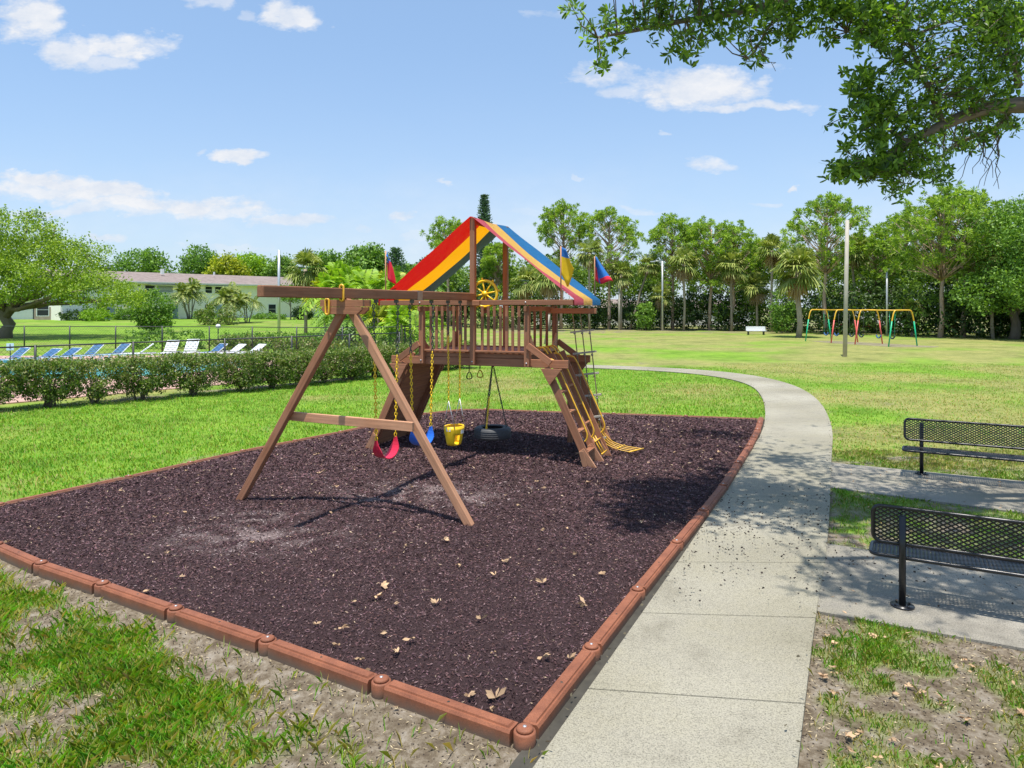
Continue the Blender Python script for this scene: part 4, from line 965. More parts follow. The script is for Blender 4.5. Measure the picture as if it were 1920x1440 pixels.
# understory mass
def understory():
    Vd=[];Vm=[]
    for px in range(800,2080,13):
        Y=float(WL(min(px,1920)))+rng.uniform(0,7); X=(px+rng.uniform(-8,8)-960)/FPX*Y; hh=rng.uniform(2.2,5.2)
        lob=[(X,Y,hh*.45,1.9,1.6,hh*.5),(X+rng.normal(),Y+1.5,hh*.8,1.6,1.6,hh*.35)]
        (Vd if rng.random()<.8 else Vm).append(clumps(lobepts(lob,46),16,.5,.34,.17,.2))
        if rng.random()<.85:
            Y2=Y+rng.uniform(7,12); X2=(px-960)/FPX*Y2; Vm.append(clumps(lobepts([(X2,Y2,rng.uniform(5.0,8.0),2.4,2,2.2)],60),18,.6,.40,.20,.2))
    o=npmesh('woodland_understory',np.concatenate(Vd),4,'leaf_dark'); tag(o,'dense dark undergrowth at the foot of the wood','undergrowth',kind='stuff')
    o=npmesh('woodland_foliage',np.concatenate(Vm),4,'leaf_wood'); tag(o,'mixed mid green foliage filling the wood behind the pines','wood',kind='stuff')
understory()
for l,px,w_,h_ in(('bright green bush at the wood edge left of the lone cabbage palm',1466,24,50),('leafy bush at the wood edge beside the leaning palm',1210,16,34)):
    Y=float(WL(px))-1.5; X=(px-960)/FPX*Y; hh=h_/FPX*Y*1.6; tree('bush',l,(X,Y,GZ),[(0,0,hh*.5,w_/FPX*Y,1.2,hh*.5)],.6,.08,'leaf_mid',70,26,.35,.28,.14,limbs=3)
# norfolk pines
def norfolk(label,px,Y,topy,hw,basez=.2):
    X=(px-960)/FPX*Y; H=CZ+(HZ-topy)/FPX*Y-basez; root=thing('norfolk_pine',label,'tree',(X,Y,basez),0,'norfolk pines above the far trees'); mb=MB(); mb.tube([(0,0,0),(0,0,H)],[.25,.05],7); mb.build('trunk','bark',root)
    Cc=[];D=[]; nt_=int(H*2.2); rm=hw/FPX*Y
    for i in range(nt_):
        z=H*(.25+.75*i/nt_); r=rm*(1-(i/nt_)**2.2*.75)
        for k in range(7):
            a_=2.4*i+k*.9; 
            for q in np.linspace(.15,1,7): 
                for _ in range(3): Cc.append((math.cos(a_)*r*q+rng.normal()*.1,math.sin(a_)*r*q+rng.normal()*.1,z+q*r*.35+rng.normal()*.06)); D.append((math.cos(a_)+rng.normal()*.5,math.sin(a_)+rng.normal()*.5,.9))
    npmesh('crown',leafquads(np.array(Cc),.45,.13,np.array(D)),4,'leaf_norfolk',root)
norfolk('tall narrow dark norfolk pine rising above the canopy ridge',908,95,364,19); norfolk('dark conical norfolk pine behind the left flag',742,92,464,26)
# trees behind the building and centre-left backdrop
bgt=[('dark rounded tree behind the left end of the apartment roof',270,135,466,62,'leaf_mid',0),('dark tree behind the middle of the apartment roof',375,138,462,46,'leaf_mid',0),('yellow flowering tree above the apartment roof',425,126,478,40,'leaf_yellow',1),
('green tree above the roof, right of the yellow flowering tree',470,134,474,46,'leaf_lime',0),('bushy tree behind the right end of the apartment roof',528,130,482,34,'leaf_mid',0),('low green tree behind the light pole',610,112,470,44,'leaf_mid',0),('dark green tree above the yellow palms',672,110,466,46,'leaf_mid',0),
('palm-like dark tree left of the left flag',700,98,462,30,'leaf_mid',0),('blue green tree behind the red canopy edge',800,120,490,48,'leaf_dark',0),('dark tree below the norfolk pine behind the left flag',765,110,500,36,'leaf_mid',0),('small dark tree at the left end of the roof line',205,150,500,30,'leaf_dark',0)]
for l,px,Y,ty,hw,lf,f in bgt:
    X=(px-960)/FPX*Y; H=CZ+(HZ-ty)/FPX*Y-.9; r=hw/FPX*Y; tree('background_tree',l,(X,Y,.9),[(0,0,H*.66,r*.85,r*.7,H*.33),(-r*.45,0,H*.5,r*.6,r*.6,H*.3),(r*.5,0,H*.52,r*.6,r*.6,H*.32),(r*.1,-r*.3,H*.8,r*.55,r*.5,H*.2)],H*.4,.35,lf,330,26,.95,.48,.30,limbs=6,group='trees beyond the lawn')
# hedge-like filler beyond
V=[]
for px in range(-80,860,16):
    Y=145+rng.uniform(-6,6); X=(px-960)/FPX*Y; h=rng.uniform(6,9.0) if px>150 else rng.uniform(4,6); V.append(clumps(lobepts([(X,Y,h*.5+.5,3,2,h*.5)],40),20,1.0,.6,.35))
o=npmesh('distant_woods',np.concatenate(V),4,'leaf_mid'); tag(o,'distant band of green trees on the left horizon','wood',kind='stuff')
# garden palms
feather('areca_palm','fountain shaped clump palm against the white building wall',((357-960)/FPX*100,100,.85),6,4.2,2.6,'leaf_fan',12,spread=1.3)
feather('areca_palm','wide clump palm with arching fronds right of the first clump palm',((428-960)/FPX*84,84,.62),6,3.4,2.4,'leaf_fan',13,spread=1.6)
feather('areca_palm','smaller clump palm touching the wide clump palm',((462-960)/FPX*86,86,.62),3,3.0,1.9,'leaf_fan',12,spread=.9)
feather('areca_palm','yellowish palm in front of the left end of the building',((262-960)/FPX*96,96,.8),3,3.4,2.0,'leaf_yellow',11,spread=.9)
for l,px,Y,h,fl,lf,st in(('yellow green feathery palm left behind the swing beam',612,60,4.0,2.4,'leaf_yellow',4),('lime green feathery palm behind the middle of the swing beam',655,54,4.2,2.7,'leaf_lime',5),('lime palm behind the left flag pole',700,50,3.9,2.7,'leaf_lime',5),('bright palm with orange tinted fronds left of the deck',728,44,2.4,2.1,'leaf_yellow',4),('lime palm just left of the corner post',765,48,2.6,2.2,'leaf_lime',4),('pale green palm behind the red canopy stripe',770,60,4.8,2.6,'leaf_mid',4),('lime feathery palm between the two lime palms',678,52,4.4,2.6,'leaf_lime',5),('tall yellow palm behind the beam near the fence',632,66,5.4,2.7,'leaf_lime',4),('yellow palm right of the left flag pole',745,56,4.2,2.6,'leaf_yellow',5),('bushy lime palm low by the left corner post',752,42,1.8,2.0,'leaf_lime',5),('pale palm low between beam and hedge',640,50,2.2,2.0,'leaf_mid',4),('green palm low behind the A-frame top',675,46,2.0,2.0,'leaf_mid',4)):
    feather('feather_palm',l,((px-960)/FPX*Y,Y,GZ),st,h,fl,lf,14,group='bright palms by the pool',spread=1.3)
tree('small_tree','round bright green tree in front of the white building',((285-960)/FPX*66,66,.15),[(0,0,2.6,1.9,1.7,1.5),(.2,0,1.4,1.6,1.5,1.1)],1.2,.12,'leaf_mid',240,30,.4,.22,.13)
tree('small_tree','slim young tree at the right end of the building wall',((545-960)/FPX*95,95,.9),[(0,0,3.6,1.9,1.5,1.2)],2.6,.1,'leaf_mid',60,24,.5,.3,.16)
for l,px,Y,w_,h_,lf in(('dark clipped bush in shade at the left of the building',150,92,2.6,1.5,'leaf_dark'),('light clipped bush beside the dark one',180,90,1.9,1.6,'leaf_lime'),('round dark bush by the white wall',234,94,1.7,1.6,'leaf_mid'),('brownish shrub cluster below the wide clump palm',408,80,2.6,2.4,'leaf_hedge'),('dark bush by the right end wall',568,96,1.4,1.9,'leaf_dark'),('low bush under the first clump palm',384,99,1.5,1.1,'leaf_mid'),('small plants by the wall window',505,98,2.6,.9,'leaf_mid'),('dark bush left of the garage',120,96,1.4,1.1,'leaf_dark')):
    tree('shrub',l,((px-960)/FPX*Y,Y,.75 if Y>85 else .5),[(0,0,h_*.5,w_,1.2,h_*.55)],.5,.08,lf,80,26,.35,.24,.14,limbs=3,group='shrubs near the building')
# near hedge
hA=np.array((-19.5,11.8)); 
hp=[(-18.4,13.1),(-17.2,14.5),(-16.0,15.9),(-14.9,17.2),(-13.75,18.55),(-12.75,19.35),(-11.9,20.1),(-11.0,20.9),(-9.9,21.9),(-8.8,22.9),(-8.1,23.8),(-7.4,24.7),(-6.8,25.6),(-6.1,26.6),(-5.4,27.6),(-4.7,28.6),(-4.0,29.6),(-3.3,30.6),(-2.5,31.5)]
ords=['first','second','third','fourth','fifth','sixth','seventh','eighth','ninth','tenth','eleventh','twelfth','thirteenth','fourteenth','fifteenth','sixteenth','seventeenth','eighteenth','nineteenth']
vis0=4
for i,(x,y) in enumerate(hp):
    hh=1.36-.012*i+rng.uniform(-.03,.04); root=thing('hedge_shrub','clipped hedge shrub by the pool, %s from the left end of the row'%ords[i],'shrub',(x,y,GZ),0,'hedge shrubs along the pool')
    mb=MB()
    for k in range(7):
        a_=rng.uniform(0,6.28); trunkmesh(mb,wig((rng.normal()*.06,rng.normal()*.06,-.05),(math.cos(a_)*rng.uniform(.2,.6),math.sin(a_)*rng.uniform(.2,.5),hh*rng.uniform(.55,.85)),3,.04),.035,.010,5)
    mb.build('stems','bark',root)
    thin=i in(6,); n_=230 if not thin else 90
    c=rng.normal(size=(n_,3)); c=unit(c)*rng.uniform(.3,1,n_)[:,None]**.5; q=np.array((.92,.62,.54)); p=c*q+np.array((0,0,hh-.60)); p[:,2]=np.minimum(p[:,2],hh-.08)
    low=rng.uniform(size=(34,3))*np.array((.8,.7,.5))-np.array((.4,.35,0)); low[:,2]+=.25; p=np.concatenate([p,low])
    top=np.stack([rng.uniform(-.88,.88,90),rng.uniform(-.5,.5,90),rng.uniform(hh-.22,hh-.04,90)],1); p=np.concatenate([p,top])
    npmesh('foliage',clumps(p,22,.13,.075,.042,.3),4,'leaf_hedge',root)
# clipped far hedges
def farhedge(label,a,b,h,w,mat):
    a=np.array(a);b=np.array(b);L=np.hypot(*(b-a)); n=int(L*26); t_=rng.random(n); p=np.zeros((n,3)); p[:,:2]=a+(b-a)*t_[:,None]; d=(b-a)/L; off=rng.uniform(-w/2,w/2,n); p[:,0]+=-d[1]*off; p[:,1]+=d[0]*off; p[:,2]=GZ+rng.uniform(.1,h,n)
    root=thing('clipped_hedge',label,'hedge',(float(a[0]),float(a[1]),GZ),0,'long hedges behind the pool'); p-=np.array((a[0],a[1],GZ)); npmesh('foliage',clumps(p,14,.22,.17,.1,.3),4,mat,root)
farhedge('square clipped green hedge behind the white pool chairs',(-25,46),(-20.0,46),1.25,1.0,'leaf_mid'); farhedge('long low clipped hedge right of the globe lamp',(-19.3,47),(-11.5,44.5),.95,.9,'leaf_mid'); farhedge('clipped hedge running toward the swing frame beyond the pool',(-18.0,42.5),(-6.5,36.5),.95,.9,'leaf_hedge')

# ------------------------------------------------------------------ overhead oak, trunk out of frame right
def bigoak():
    root=thing('shade_tree','leafy shade tree reaching in from the right above the benches','tree',(10.6,9.2,GZ)); O=np.array((10.6,9.2,GZ)); mb=MB()
    def L(p): return tuple(np.array(p)-O)
    trunkmesh(mb,[L((10.6,9.2,-.3)),L((10.5,9.2,1.5)),L((10.3,9.1,3.2)),L((9.9,9.0,4.8))],.42,.28,12)
    tw=[]
    def br(pts,r0,r1,tws=0,n=0):
        pts=smooth_poly([tuple(p) for p in pts],2); trunkmesh(mb,[L(p) for p in pts],r0,r1,7); return [np.array(p) for p in pts]
    B=[]
    T0=(9.9,9.0,4.8)
    b1=br([T0,(8.2,9.0,5.25),at(1920,195,9.0),at(1850,200,8.9),at(1800,220,8.8),at(1760,238,8.7),at(1690,270,8.7),at(1640,310,8.7)],.16,.03); B.append((b1[6:],1.0))
    b2=br([at(1768,232,8.75),at(1752,190,8.7),at(1730,140,8.5),at(1710,90,8.4),at(1690,30,8.2)],.045,.02); B.append((b2,1.0))
    b3=br([at(1910,160,8.8),at(1905,120,8.6),at(1885,80,8.5),at(1870,20,8.2)],.05,.025); B.append((b3,1.0))
    b4=br([T0,(8.6,8.6,6.6),(6.5,8.2,7.2),at(1600,-60,8.6),at(1480,0,8.8),at(1380,25,8.9),at(1270,40,8.9),at(1180,60,9.0),at(1120,70,9.1)],.11,.012); B.append((b4[9:],.9))
    b5=br([at(1895,198,9.2),at(1880,235,9.3),at(1840,250,9.4),at(1790,270,9.5),at(1760,300,9.6)],.05,.02); B.append((b5,.9))
    b6=br([at(1700,265,8.7),at(1660,240,8.6),at(1630,200,8.6),at(1610,170,8.6)],.03,.01); B.append((b6,.8))
    b7=br([at(1730,140,8.5),at(1690,110,8.4),at(1640,75,8.4),at(1590,60,8.5)],.03,.01); B.append((b7,.8))
    b8=br([T0,(9.2,6.5,6.8),(8.4,4.5,7.8),(7.0,3.0,8.4)],.16,.05); B.append((b8,.5))
    b9=br([T0,(7.5,7.6,7.6),(5.8,6.6,8.0),(4.0,5.8,8.2),(2.6,5.8,8.0)],.14,.04); B.append((b9,.5))
    b10=br([at(1480,0,8.8),at(1440,50,8.8),at(1420,90,8.8),at(1405,110,8.8)],.02,.008); B.append((b10,.7))
    # blobs of leaf rosettes given in view terms (px,py,depth,half-width,half-height, count)
    BL=[(1600,245,8.6,50,30,0),(1650,250,8.6,75,55,120),(1720,200,8.7,80,60,170),(1640,200,8.5,45,45,80),(1600,315,8.7,40,18,60),(1660,320,8.8,55,28,100),(1720,300,8.8,50,38,100),(1760,330,9.0,25,18,30),(1790,120,8.5,85,60,170),(1870,100,8.6,60,90,260),(1880,30,8.2,60,50,220),(1700,90,8.4,60,55,110),
        (1640,60,8.5,60,22,70),(1600,20,8.6,90,22,110),(1740,25,8.4,90,35,150),(1830,190,9.0,80,40,130),(1800,260,9.5,60,30,90),(1880,230,9.3,50,22,60),(1680,355,8.9,22,14,22),(1580,325,8.8,22,12,20),(1620,150,8.5,30,25,40),
        (1120,85,9.1,30,22,16),(1130,125,9.1,16,14,9),(1170,45,9.0,45,24,36),(1075,15,9.0,26,14,10),(1240,35,8.9,50,36,62),(1280,80,8.9,32,30,32),(1330,20,8.9,55,34,70),(1350,60,8.9,26,20,20),(1420,35,8.8,46,42,55),(1400,105,8.8,18,22,14),(1480,60,8.8,42,34,42),(1470,15,8.8,60,22,55),(1540,55,8.8,30,22,22),(1550,15,8.7,50,20,45),(1100,45,9.1,20,14,8)]
    C=[];Dd=[]
    for px,py,Y,hw,hh,n in BL:
        if n==0: continue
        n=int(n*(.95 if px>1560 else .8)); p=np.stack([px+rng.normal(size=n)*hw*.55,py+rng.normal(size=n)*hh*.55,Y+rng.uniform(-.55,.55,n)],1)
        for q in p: C.append(at(*q))
    # crown overhead, out of frame: shades walkway, bench pads and the mulch edge
    OV=[(1.3,7.4,8.0,.55,.45,.3,330),(1.9,8.5,8.0,.6,.6,.3,420),(1.0,6.8,8.0,.3,.25,.2,60),(3.6,12.6,10,.8,.5,.3,220),(8.4,13.4,10,1.6,.9,.5,260),(2.9,5.1,8.2,.55,.5,.3,160),(4.0,4.9,8.2,.8,.6,.3,330),(5.2,5.2,8.2,.8,.7,.4,240),(3.0,9.6,8.2,.5,.8,.3,160),(2.2,7.9,8.0,.75,.55,.3,420),(2.9,8.8,8.0,.7,.7,.3,420),(3.3,7.6,8.0,.6,.5,.3,220),(4.4,10.6,8.3,.7,.45,.3,240),(1.6,8.7,8,.35,.3,.2,90),(5.0,9.4,8.2,.9,.9,.4,330),(6.6,10.6,8.4,1.2,1.0,.4,300),(5.6,7.2,8.2,1.2,.8,.4,250),(7.5,7.4,8.2,1.2,.8,.4,260),(2.4,8.6,6.9,.9,.9,.4,100),(3.6,8.6,7.0,.8,1.1,.4,170),(3.2,11.6,8.1,.7,.5,.25,40),(4.9,12.0,8.0,1.2,.8,.4,130),(4.4,8.2,7.6,1.0,1.0,.5,170),(5.6,8.6,7.6,1.2,1.2,.5,240),(5.2,6.6,7.8,1.3,.7,.4,230),(7.2,8.8,7.8,1.6,1.4,.6,300),(7.4,6.0,8.0,1.6,1.0,.5,260),(8.8,9.6,8.0,1.8,1.8,.7,300),(7.8,11.4,8.2,1.3,.9,.5,160),(10.5,7,8,2,2.5,.8,260),(4.2,5.6,8.0,.8,.45,.3,90),(3.2,6.9,7.9,.7,.35,.3,70),(1.7,8.2,6.6,.5,.4,.3,50),(10.2,12.5,8.4,1.6,1.0,.5,110)]
    for cx,cy,cz,rx,ry,rz,n in OV:
        q=rng.normal(size=(n,3))*np.array((rx,ry,rz))*.62+np.array((cx,cy,cz)); 
        # keep the out-of-frame crown above the view
        for w in q:
            if HZ-(w[2]-CZ)/max(w[1],.5)*FPX < -8 or w[0]/max(w[1],.5)>.74: C.append(tuple(w))
    C=np.array(C); n=len(C)
    # nearest branch point -> twig
    allb=np.concatenate([np.array(b) for b,_ in B]); tws=MB()
    for i in range(0,n,4):
        d=((allb-C[i])**2).sum(1); j=int(d.argmin())
        if d[j]<1.7 and d[j]>.01:
            mid=(allb[j]+C[i])/2+rng.normal(size=3)*.05; mb.tube([L(allb[j]),L(mid),L(C[i])],[.011,.007,.004],4,cap=False)
    m_=9; ax=rdir(n,.15); c=np.repeat(C,m_,0); axr=np.repeat(ax,m_,0)
    rad=unit(np.cross(axr,rdir(n*m_))); d=unit(rad+axr*rng.uniform(.1,.9,n*m_)[:,None]); ln=rng.uniform(.055,.095,n*m_)*np.where(np.repeat(C[:,0],m_)<4.6,1.35,1.0)
    cen=c+d*(ln*.55)[:,None]+axr*rng.uniform(-.05,.03,n*m_)[:,None]-O
    s=unit(np.cross(d,axr)+1e-4); nn=np.cross(d,s); lL=ln[:,None]; w=lL*.27
    V=np.stack([cen-d*lL*.5,cen-d*lL*.1+s*w*.5,cen+d*lL*.28+s*w*.52,cen+d*lL*.5,cen+d*lL*.28-s*w*.52,cen-d*lL*.1-s*w*.5],1)
    mb.build('trunk','bark',root); npmesh('crown',V,6,'leaf_near',root)
    for px,py,n_,Y in((1845,250,7,9.2),(1875,252,4,9.2),(1425,90,3,8.8)):
        mb=MB()
        for k in range(n_):
            p=at(px+rng.uniform(-6,6),py,Y); q=at(px+rng.uniform(-55,30) if px>1500 else px+rng.uniform(-20,50),py+rng.uniform(50,110)*(1 if px>1500 else .45),Y+rng.uniform(-.3,.3)); mb.tube([L(x) for x in wig(p,q,5,.03)],[.009,.007,.006,.005,.004,.003],4,cap=False)
        mb.build('bare_twigs','bark',root)
bigoak()

# ------------------------------------------------------------------ buildings
def building():
    P0=np.array((-59.0,92.0)); dv=np.array((.669,.743)); L=52.0; ang=math.atan2(dv[1],dv[0])
    # P0 = far left end; base at .85
    root=thing('apartment_building','long two storey pale apartment building with brown shingle roof','building',(P0[0],P0[1],.75),ang)
    H=5.25; W_=10
    mb=MB(); mb.box((L/2,W_/2,H/2),(L,W_,H)); mb.build('wall','stucco',root)
    mb=MB(); mb.box((L/2,-.55,H+.06),(L+1,1.2,.14)); mb.box((L/2,-1.14,H+.10),(L+1,.06,.26)); mb.build('eave','trim_white',root)
    mb=MB(); mb.prism([(-1.25,H+.14),(W_/2,H+1.8),(W_+1.2,H+.14)],-.6,L+.6,lambda x,z,d:(d,x,z)); mb.build('roof','shingle',root)
    def win(x,z,w,h,mat='glass_dark'):
        mb=MB(); 
        for a_,b_,c_,d_ in((x,z+h/2+.04,w+.16,.08),(x,z-h/2-.04,w+.16,.08),(x-w/2-.04,z,.08,h),(x+w/2+.04,z,.08,h)): mb.box((a_,-.03,b_),(c_,.08,d_))
        mb.box((x,-.02,z),(w,.05,.05)); f=mb.build('window','trim_white',root); mb=MB(); mb.box((x,-.012,z),(w,.03,h)); mb.build('pane',mat,f)
    def pxx(px):   # distance along the wall that appears at column px
        q=(px-960)/FPX; return (q*P0[1]-P0[0])/(dv[0]-q*dv[1])
    for px,w,m_ in((281,1.3,'glass_dark'),(309,2.2,'curtain'),(391,1.0,'glass_dark'),(415,2.0,'glass_dark'),(488,1.0,'glass_dark'),(120,1.4,'glass_dark'),(60,1.4,'glass_dark')): win(pxx(px),4.5,w,.95,m_)
    for px in(192,315,392,510,80): win(pxx(px),1.55,1.25,1.5)
    for px in(208,327,410): 
        x=pxx(px); mb=MB(); mb.box((x,-.02,1.1),(1.0,.06,2.15)); mb.build('door','door_blue',root)
    for px in(309,415): 
        x=pxx(px); mb=MB(); mb.box((x,-.5,5.08),(4.6,.9,.09)); mb.build('awning','trim_white',root)
    mb=MB()
    for px in(200,322): x=pxx(px); mb.box((x,-.12,2.2),(.2,.2,.3)); mb.box((x+.2,-.05,1.5),(.3,.08,.4))
    mb.build('wall_fittings','dark_metal',root)
    mb=MB(); mb.box((14,3,H+1.9),(.4,.4,.8)); mb.box((22,3.4,H+1.9),(.2,.2,.5)); mb.build('roof_vent','trim_white',root)
building()
root=thing('garage','white garage building with open dark doorway behind the big tree','building',((40-960)/FPX*98,98,.8),.25); mb=MB(); mb.box((0,2,1.4),(9,4,2.8)); mb.build('wall','stucco_white',root); mb=MB(); mb.box((2.1,-.03,1.25),(1.3,.08,2.4)); mb.build('door','dark_metal',root); mb=MB(); mb.box((0,1.8,2.88),(9.8,5,.16)); mb.build('roof','shingle',root)
root=thing('garden_wall','low tan wall between garage and apartment building','wall',((108-960)/FPX*95,95,.75),.2); mb=MB(); mb.box((0,0,.95),(5.6,.2,1.9)); mb.build('panel','wall_tan',root)
# pale buildings glimpsed through the wood
for l,px,w,h,Y in(('pale house glimpsed through the trunks behind the lamp pole',1250,26,2.6,104),('pale house glimpsed through the wood behind the rope ladder',1090,14,2.8,106),('white shed glimpsed behind the wooden pole',1640,10,4.2,92)):
    root=thing('house',l,'building',((px-960)/FPX*Y,Y,GZ),0,'pale houses glimpsed behind the wood'); mb=MB(); mb.box((0,2,h/2),(w,4,h)); mb.build('wall','stucco_white',root); mb=MB(); mb.prism([(-.4,h),(2,h+1.1),(4.4,h)],-w/2-.3,w/2+.3,lambda x,z,d:(d,x,z)); mb.build('roof','shingle',root)
root=thing('carport','low carport with pale blue roof at the right edge of the wood','carport',((1892-960)/FPX*66,66,GZ),0); mb=MB(); mb.bar((-2.2,0,2.15),(2.2,0,2.45),2.6,.12); mb.build('roof','white_metal',root)
for x in(-2,2):
    for y in(-1.1,1.1): mb=MB(); mb.tube([(x,y,0),(x,y,2.2+.07*x)],.05,6); mb.build('post','dark_metal',root)

# ------------------------------------------------------------------ fences, poles, loungers
def fence(label,pts,h,name='chain_fence',rail='dark_metal',sp=3.05,wire=True):
    root=thing(name,label,'fence',(pts[0][0],pts[0][1],GZ)); ox,oy=pts[0]
    W=MB(); Rr=MB()
    for i in range(len(pts)-1):
        a_=np.array(pts[i]);b_=np.array(pts[i+1]);L=np.hypot(*(b_-a_));n=max(1,round(L/sp)); a_=a_-(ox,oy); b_=b_-(ox,oy)
        for k in range(n+(i==len(pts)-2)):
            p=a_+(b_-a_)*k/n; mb=MB(); mb.tube([(p[0],p[1],0),(p[0],p[1],h+.04)],.038,8); mb.build('post',rail,root)
        Rr.tube([(a_[0],a_[1],h),(b_[0],b_[1],h)],.024,6)
        if wire:
            d=(b_-a_)/L; stp=.16; k=-h
            while k<L:
                for sg in(1,-1):
                    s0,s1=(k,k+h) if sg>0 else (k+h,k); z0,z1=0.05,h
                    # clip to span
                    lo,hi=min(s0,s1),max(s0,s1)
                    if hi<=0 or lo>=L: continue
                    def zz(s_): return z0+(z1-z0)*((s_-s0)/(s1-s0))
                    sa,sb=max(lo,0),min(hi,L); W.tube([(a_[0]+d[0]*sa,a_[1]+d[1]*sa,zz(sa)),(a_[0]+d[0]*sb,a_[1]+d[1]*sb,zz(sb))],.0035,3,cap=False)
                k+=stp
    Rr.build('top_rail',rail,root)
    if wire: W.build('wire_mesh',rail,root)
fence('dark chain link pool fence just behind the near hedge',[(-20.3,14.7),(-14.56,21.5),(-12.73,23.66),(-10.65,26.1),(-5.2,32.5)],1.55)
fence('tall chain link fence at the far side of the pool',[(-34,41.5),(-17.2,40.0),(-9.2,38.2),(-3,42)],1.62)
def pole(name,label,px,basey,topy,r,mat,Y=None,bz=GZ,lean=0):
    if Y is None: Y=FPX*(CZ-bz)/(basey-HZ)
    X=(px-960)/FPX*Y; H=CZ+(HZ-topy)/FPX*Y-bz; root=thing(name,label,'pole',(X,Y,bz)); mb=MB(); mb.tube([(0,0,-.2),(lean*.5,0,H*.5),(lean,0,H)],[r,r*.93,r*.85],12); mb.build('shaft',mat,root); return root,H,Y
pole('wooden_pole','weathered grey wooden utility pole standing on the open lawn',1584,669,413,.118,'pole_wood',lean=.14)
r_,H_,Y_=pole('lamp_pole','white lamp pole with short arm in front of the pines',1242,0,490,.12,'galv',Y=81); mb=MB(); mb.tube([(0,0,H_-.1),(-.5,0,H_+.05),(-1.0,0,H_)],.05,6); mb.box((-1.15,0,H_-.03),(.5,.2,.12)); mb.build('lamp_arm','galv',r_)
r_,H_,Y_=pole('lamp_pole','thin grey lamp pole behind the far swing set',1663,0,505,.10,'galv',Y=66.5); mb=MB(); mb.box((0,-.1,H_),(.3,.3,.2)); mb.build('lamp_head','galv',r_)
pole('light_pole','slim grey pole on the lawn by the apartment building',523,0,469,.13,'galv',Y=62,bz=.1)
pole('bare_trunk','slim bare grey trunk between the rope ladder and leaning palm',1161,0,540,.12,'pole_wood',Y=83)
pole('timber_post','leaning weathered post on the lawn seen under the right deck rail',1021,633,590,.08,'pole_wood',Y=52,lean=.35)
root=thing('globe_lamp','globe lamp on a dark post behind the pool','lamp',((409-960)/FPX*43,43,GZ)); mb=MB(); mb.tube([(0,0,0),(0,0,1.4)],.035,8); mb.build('post','dark_metal',root); mb=MB(); mb.sphere((0,0,1.55),.15,12,8); mb.build('globe','white_metal',root)
root=thing('pool_sign','small white sign on the fence left of the loungers','sign',((19-960)/FPX*30,30,GZ),.5); mb=MB(); mb.tube([(0,.03,0),(0,.03,1.2)],.02,6); mb.build('post','dark_metal',root); mb=MB(); mb.box((0,0,1.05),(.26,.02,.30)); mb.build('panel','white_metal',root); mb=MB(); mb.box((0,-.014,1.06),(.03,.004,.2)); mb.build('mark','navy',root)
def lounger(label,px,py,rz,strap,up=.62):
    x,y=G(px,py,GZ+.03); root=thing('pool_lounger',label,'lounger',(x,y,GZ+.03),rz,'pool loungers'); mb=MB()
    for s in(-.3,.3):
        mb.tube([(-.85,s,.32),(.75,s,.32)],.022,6); mb.tube([(.0,s,.32),(.62,s,.32+up)],.02,6)
        for x_ in(-.7,-.1,.55): mb.tube([(x_-.08,s,0),(x_,s,.32)],.018,5); mb.tube([(x_+.16,s,0),(x_,s,.32)],.018,5)
    for x_,z in((-.85,.32),(.75,.32),(.62,.32+up)): mb.tube([(x_,-.3,z),(x_,.3,z)],.02,6)
    mb.build('frame','white_metal',root)
    mb=MB()
    for i in range(9): mb.box((-.8+i*.095,0,.335),(.06,.58,.012))
    mb.build('seat_straps',strap,root); mb=MB()
    for i in range(6):
        f=.14+i*.15; mb.bar((.62*f,-.29,.34+up*f),(.62*f,.29,.34+up*f),.085,.012,up=(-up,0,.62))
    mb.build('back_straps',strap,root)
ll_=[('blue strap lounger at the far left, below the small white sign',24,686,1.25,'blue_strap',.6),('white framed lounger just right of the first fence post',86,682,1.3,'blue_strap',.45),('white framed lounger, third from the left by the pool',124,680,1.3,'blue_strap',.45),('blue strap lounger with high back left of the wide gap',166,678,1.25,'blue_strap',.62),('blue strap lounger left of the second black fence post',218,675,1.25,'blue_strap',.6),
('white lounge chair in front of the clipped hedge, left of the pair',318,672,1.7,'white_strap',.75),('white lounge chair in front of the clipped hedge, right of the pair',356,671,1.7,'white_strap',.8),('blue lounger just right of the white lounge chairs',402,671,1.1,'blue_strap',.5),('white lounger mostly hidden by the hedge, near the globe lamp',436,672,1.0,'white_strap',.5),('white lounger at the right end of the row behind the hedge',474,672,1.0,'white_strap',.5),('lounger with raised white back right of the second fence post',262,674,.5,'white_strap',.6)]
for a_ in ll_: lounger(*a_[:5],a_[5]*.8)
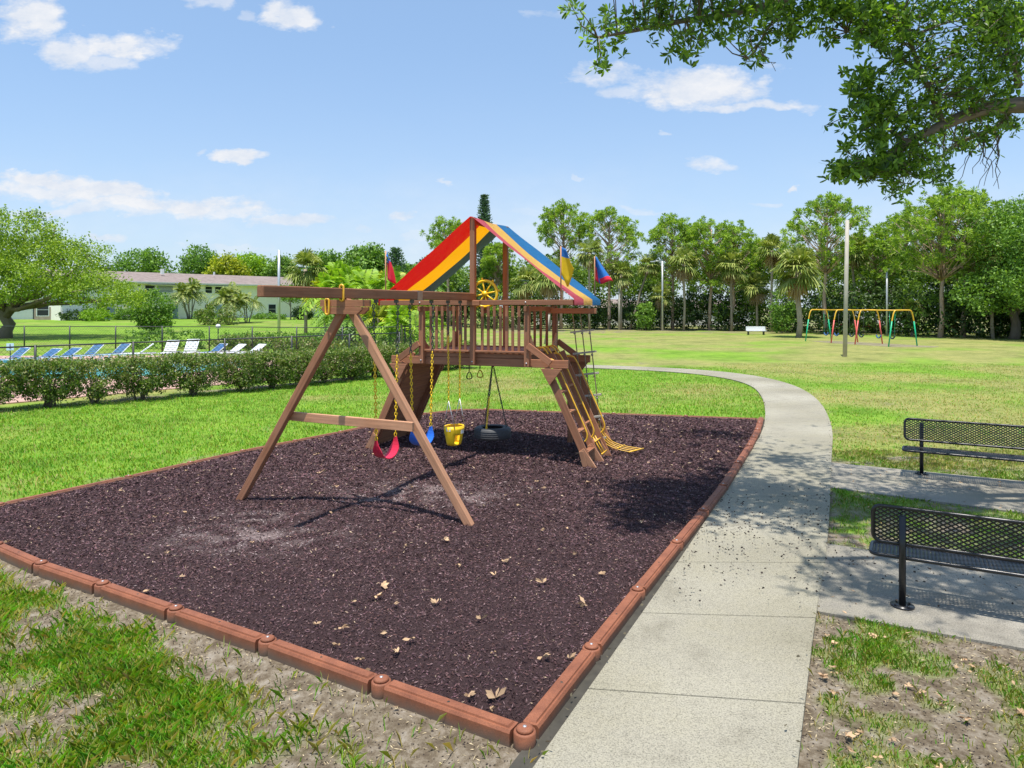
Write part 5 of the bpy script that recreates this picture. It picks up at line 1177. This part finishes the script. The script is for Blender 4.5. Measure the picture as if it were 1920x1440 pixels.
# ------------------------------------------------------------------ far swing set and bench
def swingset():
    A_=np.array((24.6,56.5)); B_=np.array((27.1,48.8)); d=B_-A_; L=np.hypot(*d); ang=math.atan2(d[1],d[0]); root=thing('swing_set','metal swing set with yellow top and green and red arched legs','swing set',(A_[0],A_[1],GZ),ang)
    H=2.5
    mb=MB(); mb.tube([(0,0,H),(L,0,H)],.045,8); mb.build('top_beam','swing_yellow',root)
    for i,t_ in enumerate((0,L*.34,L*.63,L)):
        col='green_paint' if i in(0,3) else 'red_paint'
        fr=MB(); pts=smooth_poly([(t_,-.98,1.75),(t_,-.78,H),(t_,-.45,H+.02),(t_,.45,H+.02),(t_,.78,H),(t_,.98,1.75)],2); fr.tube(pts,.045,8); f=fr.build('arch_top','swing_yellow',root)
        for s in(-1,1): mb=MB(); mb.tube([(t_,s*.98,1.75),(t_,s*1.28,-.05)],.045,8); mb.build('leg',col,root)
    bays=[(0,L*.34),(L*.34,L*.63),(L*.63,L)]; c=0
    nm=['green bucket','blue belt','dark belt','dark belt','blue belt','green bucket']
    places=['leftmost, in the left bay','second from the left','third from the left, behind the wooden pole','fourth from the left','fifth from the left','rightmost, by the green legs']
    for (a_,b_) in bays:
        for k in(.3,.7):
            x=a_+(b_-a_)*k; wx=A_[0]+d[0]/L*x; wy=A_[1]+d[1]/L*x
            r2=thing('playground_swing','swing on the far metal set, '+places[c],'swing',(wx,wy,GZ+H-.05),ang,'swings on the far metal set'); mb=MB()
            for s in(-.24,.24): mb.tube([(s,0,0),(s*.8,0,-1.75)],.012,4)
            mb.build('chains','chain_dark' if c not in(0,5) else 'green_paint',r2); mb=MB(); pts=[(.2*math.sin(u_),0,-1.72-.22*math.cos(u_)) for u_ in np.linspace(-1.5,1.5,9)]
            for q in range(8): mb.bar(pts[q],pts[q+1],.18,.03,up=(0,1,0)) if False else mb.tube([pts[q],pts[q+1]],.05,6)
            mb.build('seat','blue_strap' if c in(0,1,4) else 'navy',r2); c+=1
swingset()
o=sheet('soil_shade_patch',[(24.2,53),(26,48.2),(28.5,47.6),(29.5,48.6),(27.4,53.5),(25.8,56.5),(23.8,56.5)],GZ+.012,'worn_shaded','bare soil patch under the far swing set, darkened as painted shade','ground',.05)  # soil sheet; its dark tone paints the shade below the swings
X,Y=G(1418,628,GZ); root=thing('far_bench','white backed bench far away in front of the wood','bench',(X,Y,GZ),0); mb=MB(); mb.box((0,.2,.62),(1.9,.05,.42)); mb.build('backrest','white_metal',root); mb=MB(); mb.box((0,-.05,.40),(1.9,.4,.05)); mb.build('seat','white_metal',root)
for x in(-.75,.75): mb=MB(); mb.box((x,.1,.2),(.06,.4,.40)); mb.build('leg','dark_metal',root)
root=thing('parked_car','dark red car parked beyond the wood behind the far swing set','car',((1615-960)/FPX*78,78,GZ),.1)
mb=MB(); mb.prism([(-2.1,.3),(2.1,.3),(2.15,.75),(1.3,.9),(.8,1.4),(-1.0,1.42),(-1.6,.95),(-2.1,.85)],-.8,.8,lambda x,z,d:(x,d,z)); mb.build('body','car_red',root,bevel=.08); mb=MB(); mb.prism([(1.15,.92),(.74,1.34),(-.95,1.36),(-1.4,.95)],-.81,.81,lambda x,z,d:(x,d,z)); mb.build('windows','glass_dark',root)
for x in(-1.3,1.3):
    for y in(-.78,.78): mb=MB(); mb.tube([(x,y-.1,.33),(x,y+.1,.33)],.33,14); mb.build('wheel','rubber',root)
print('faces',sum(len(o.data.polygons) for o in bpy.data.objects if o.type=='MESH'))
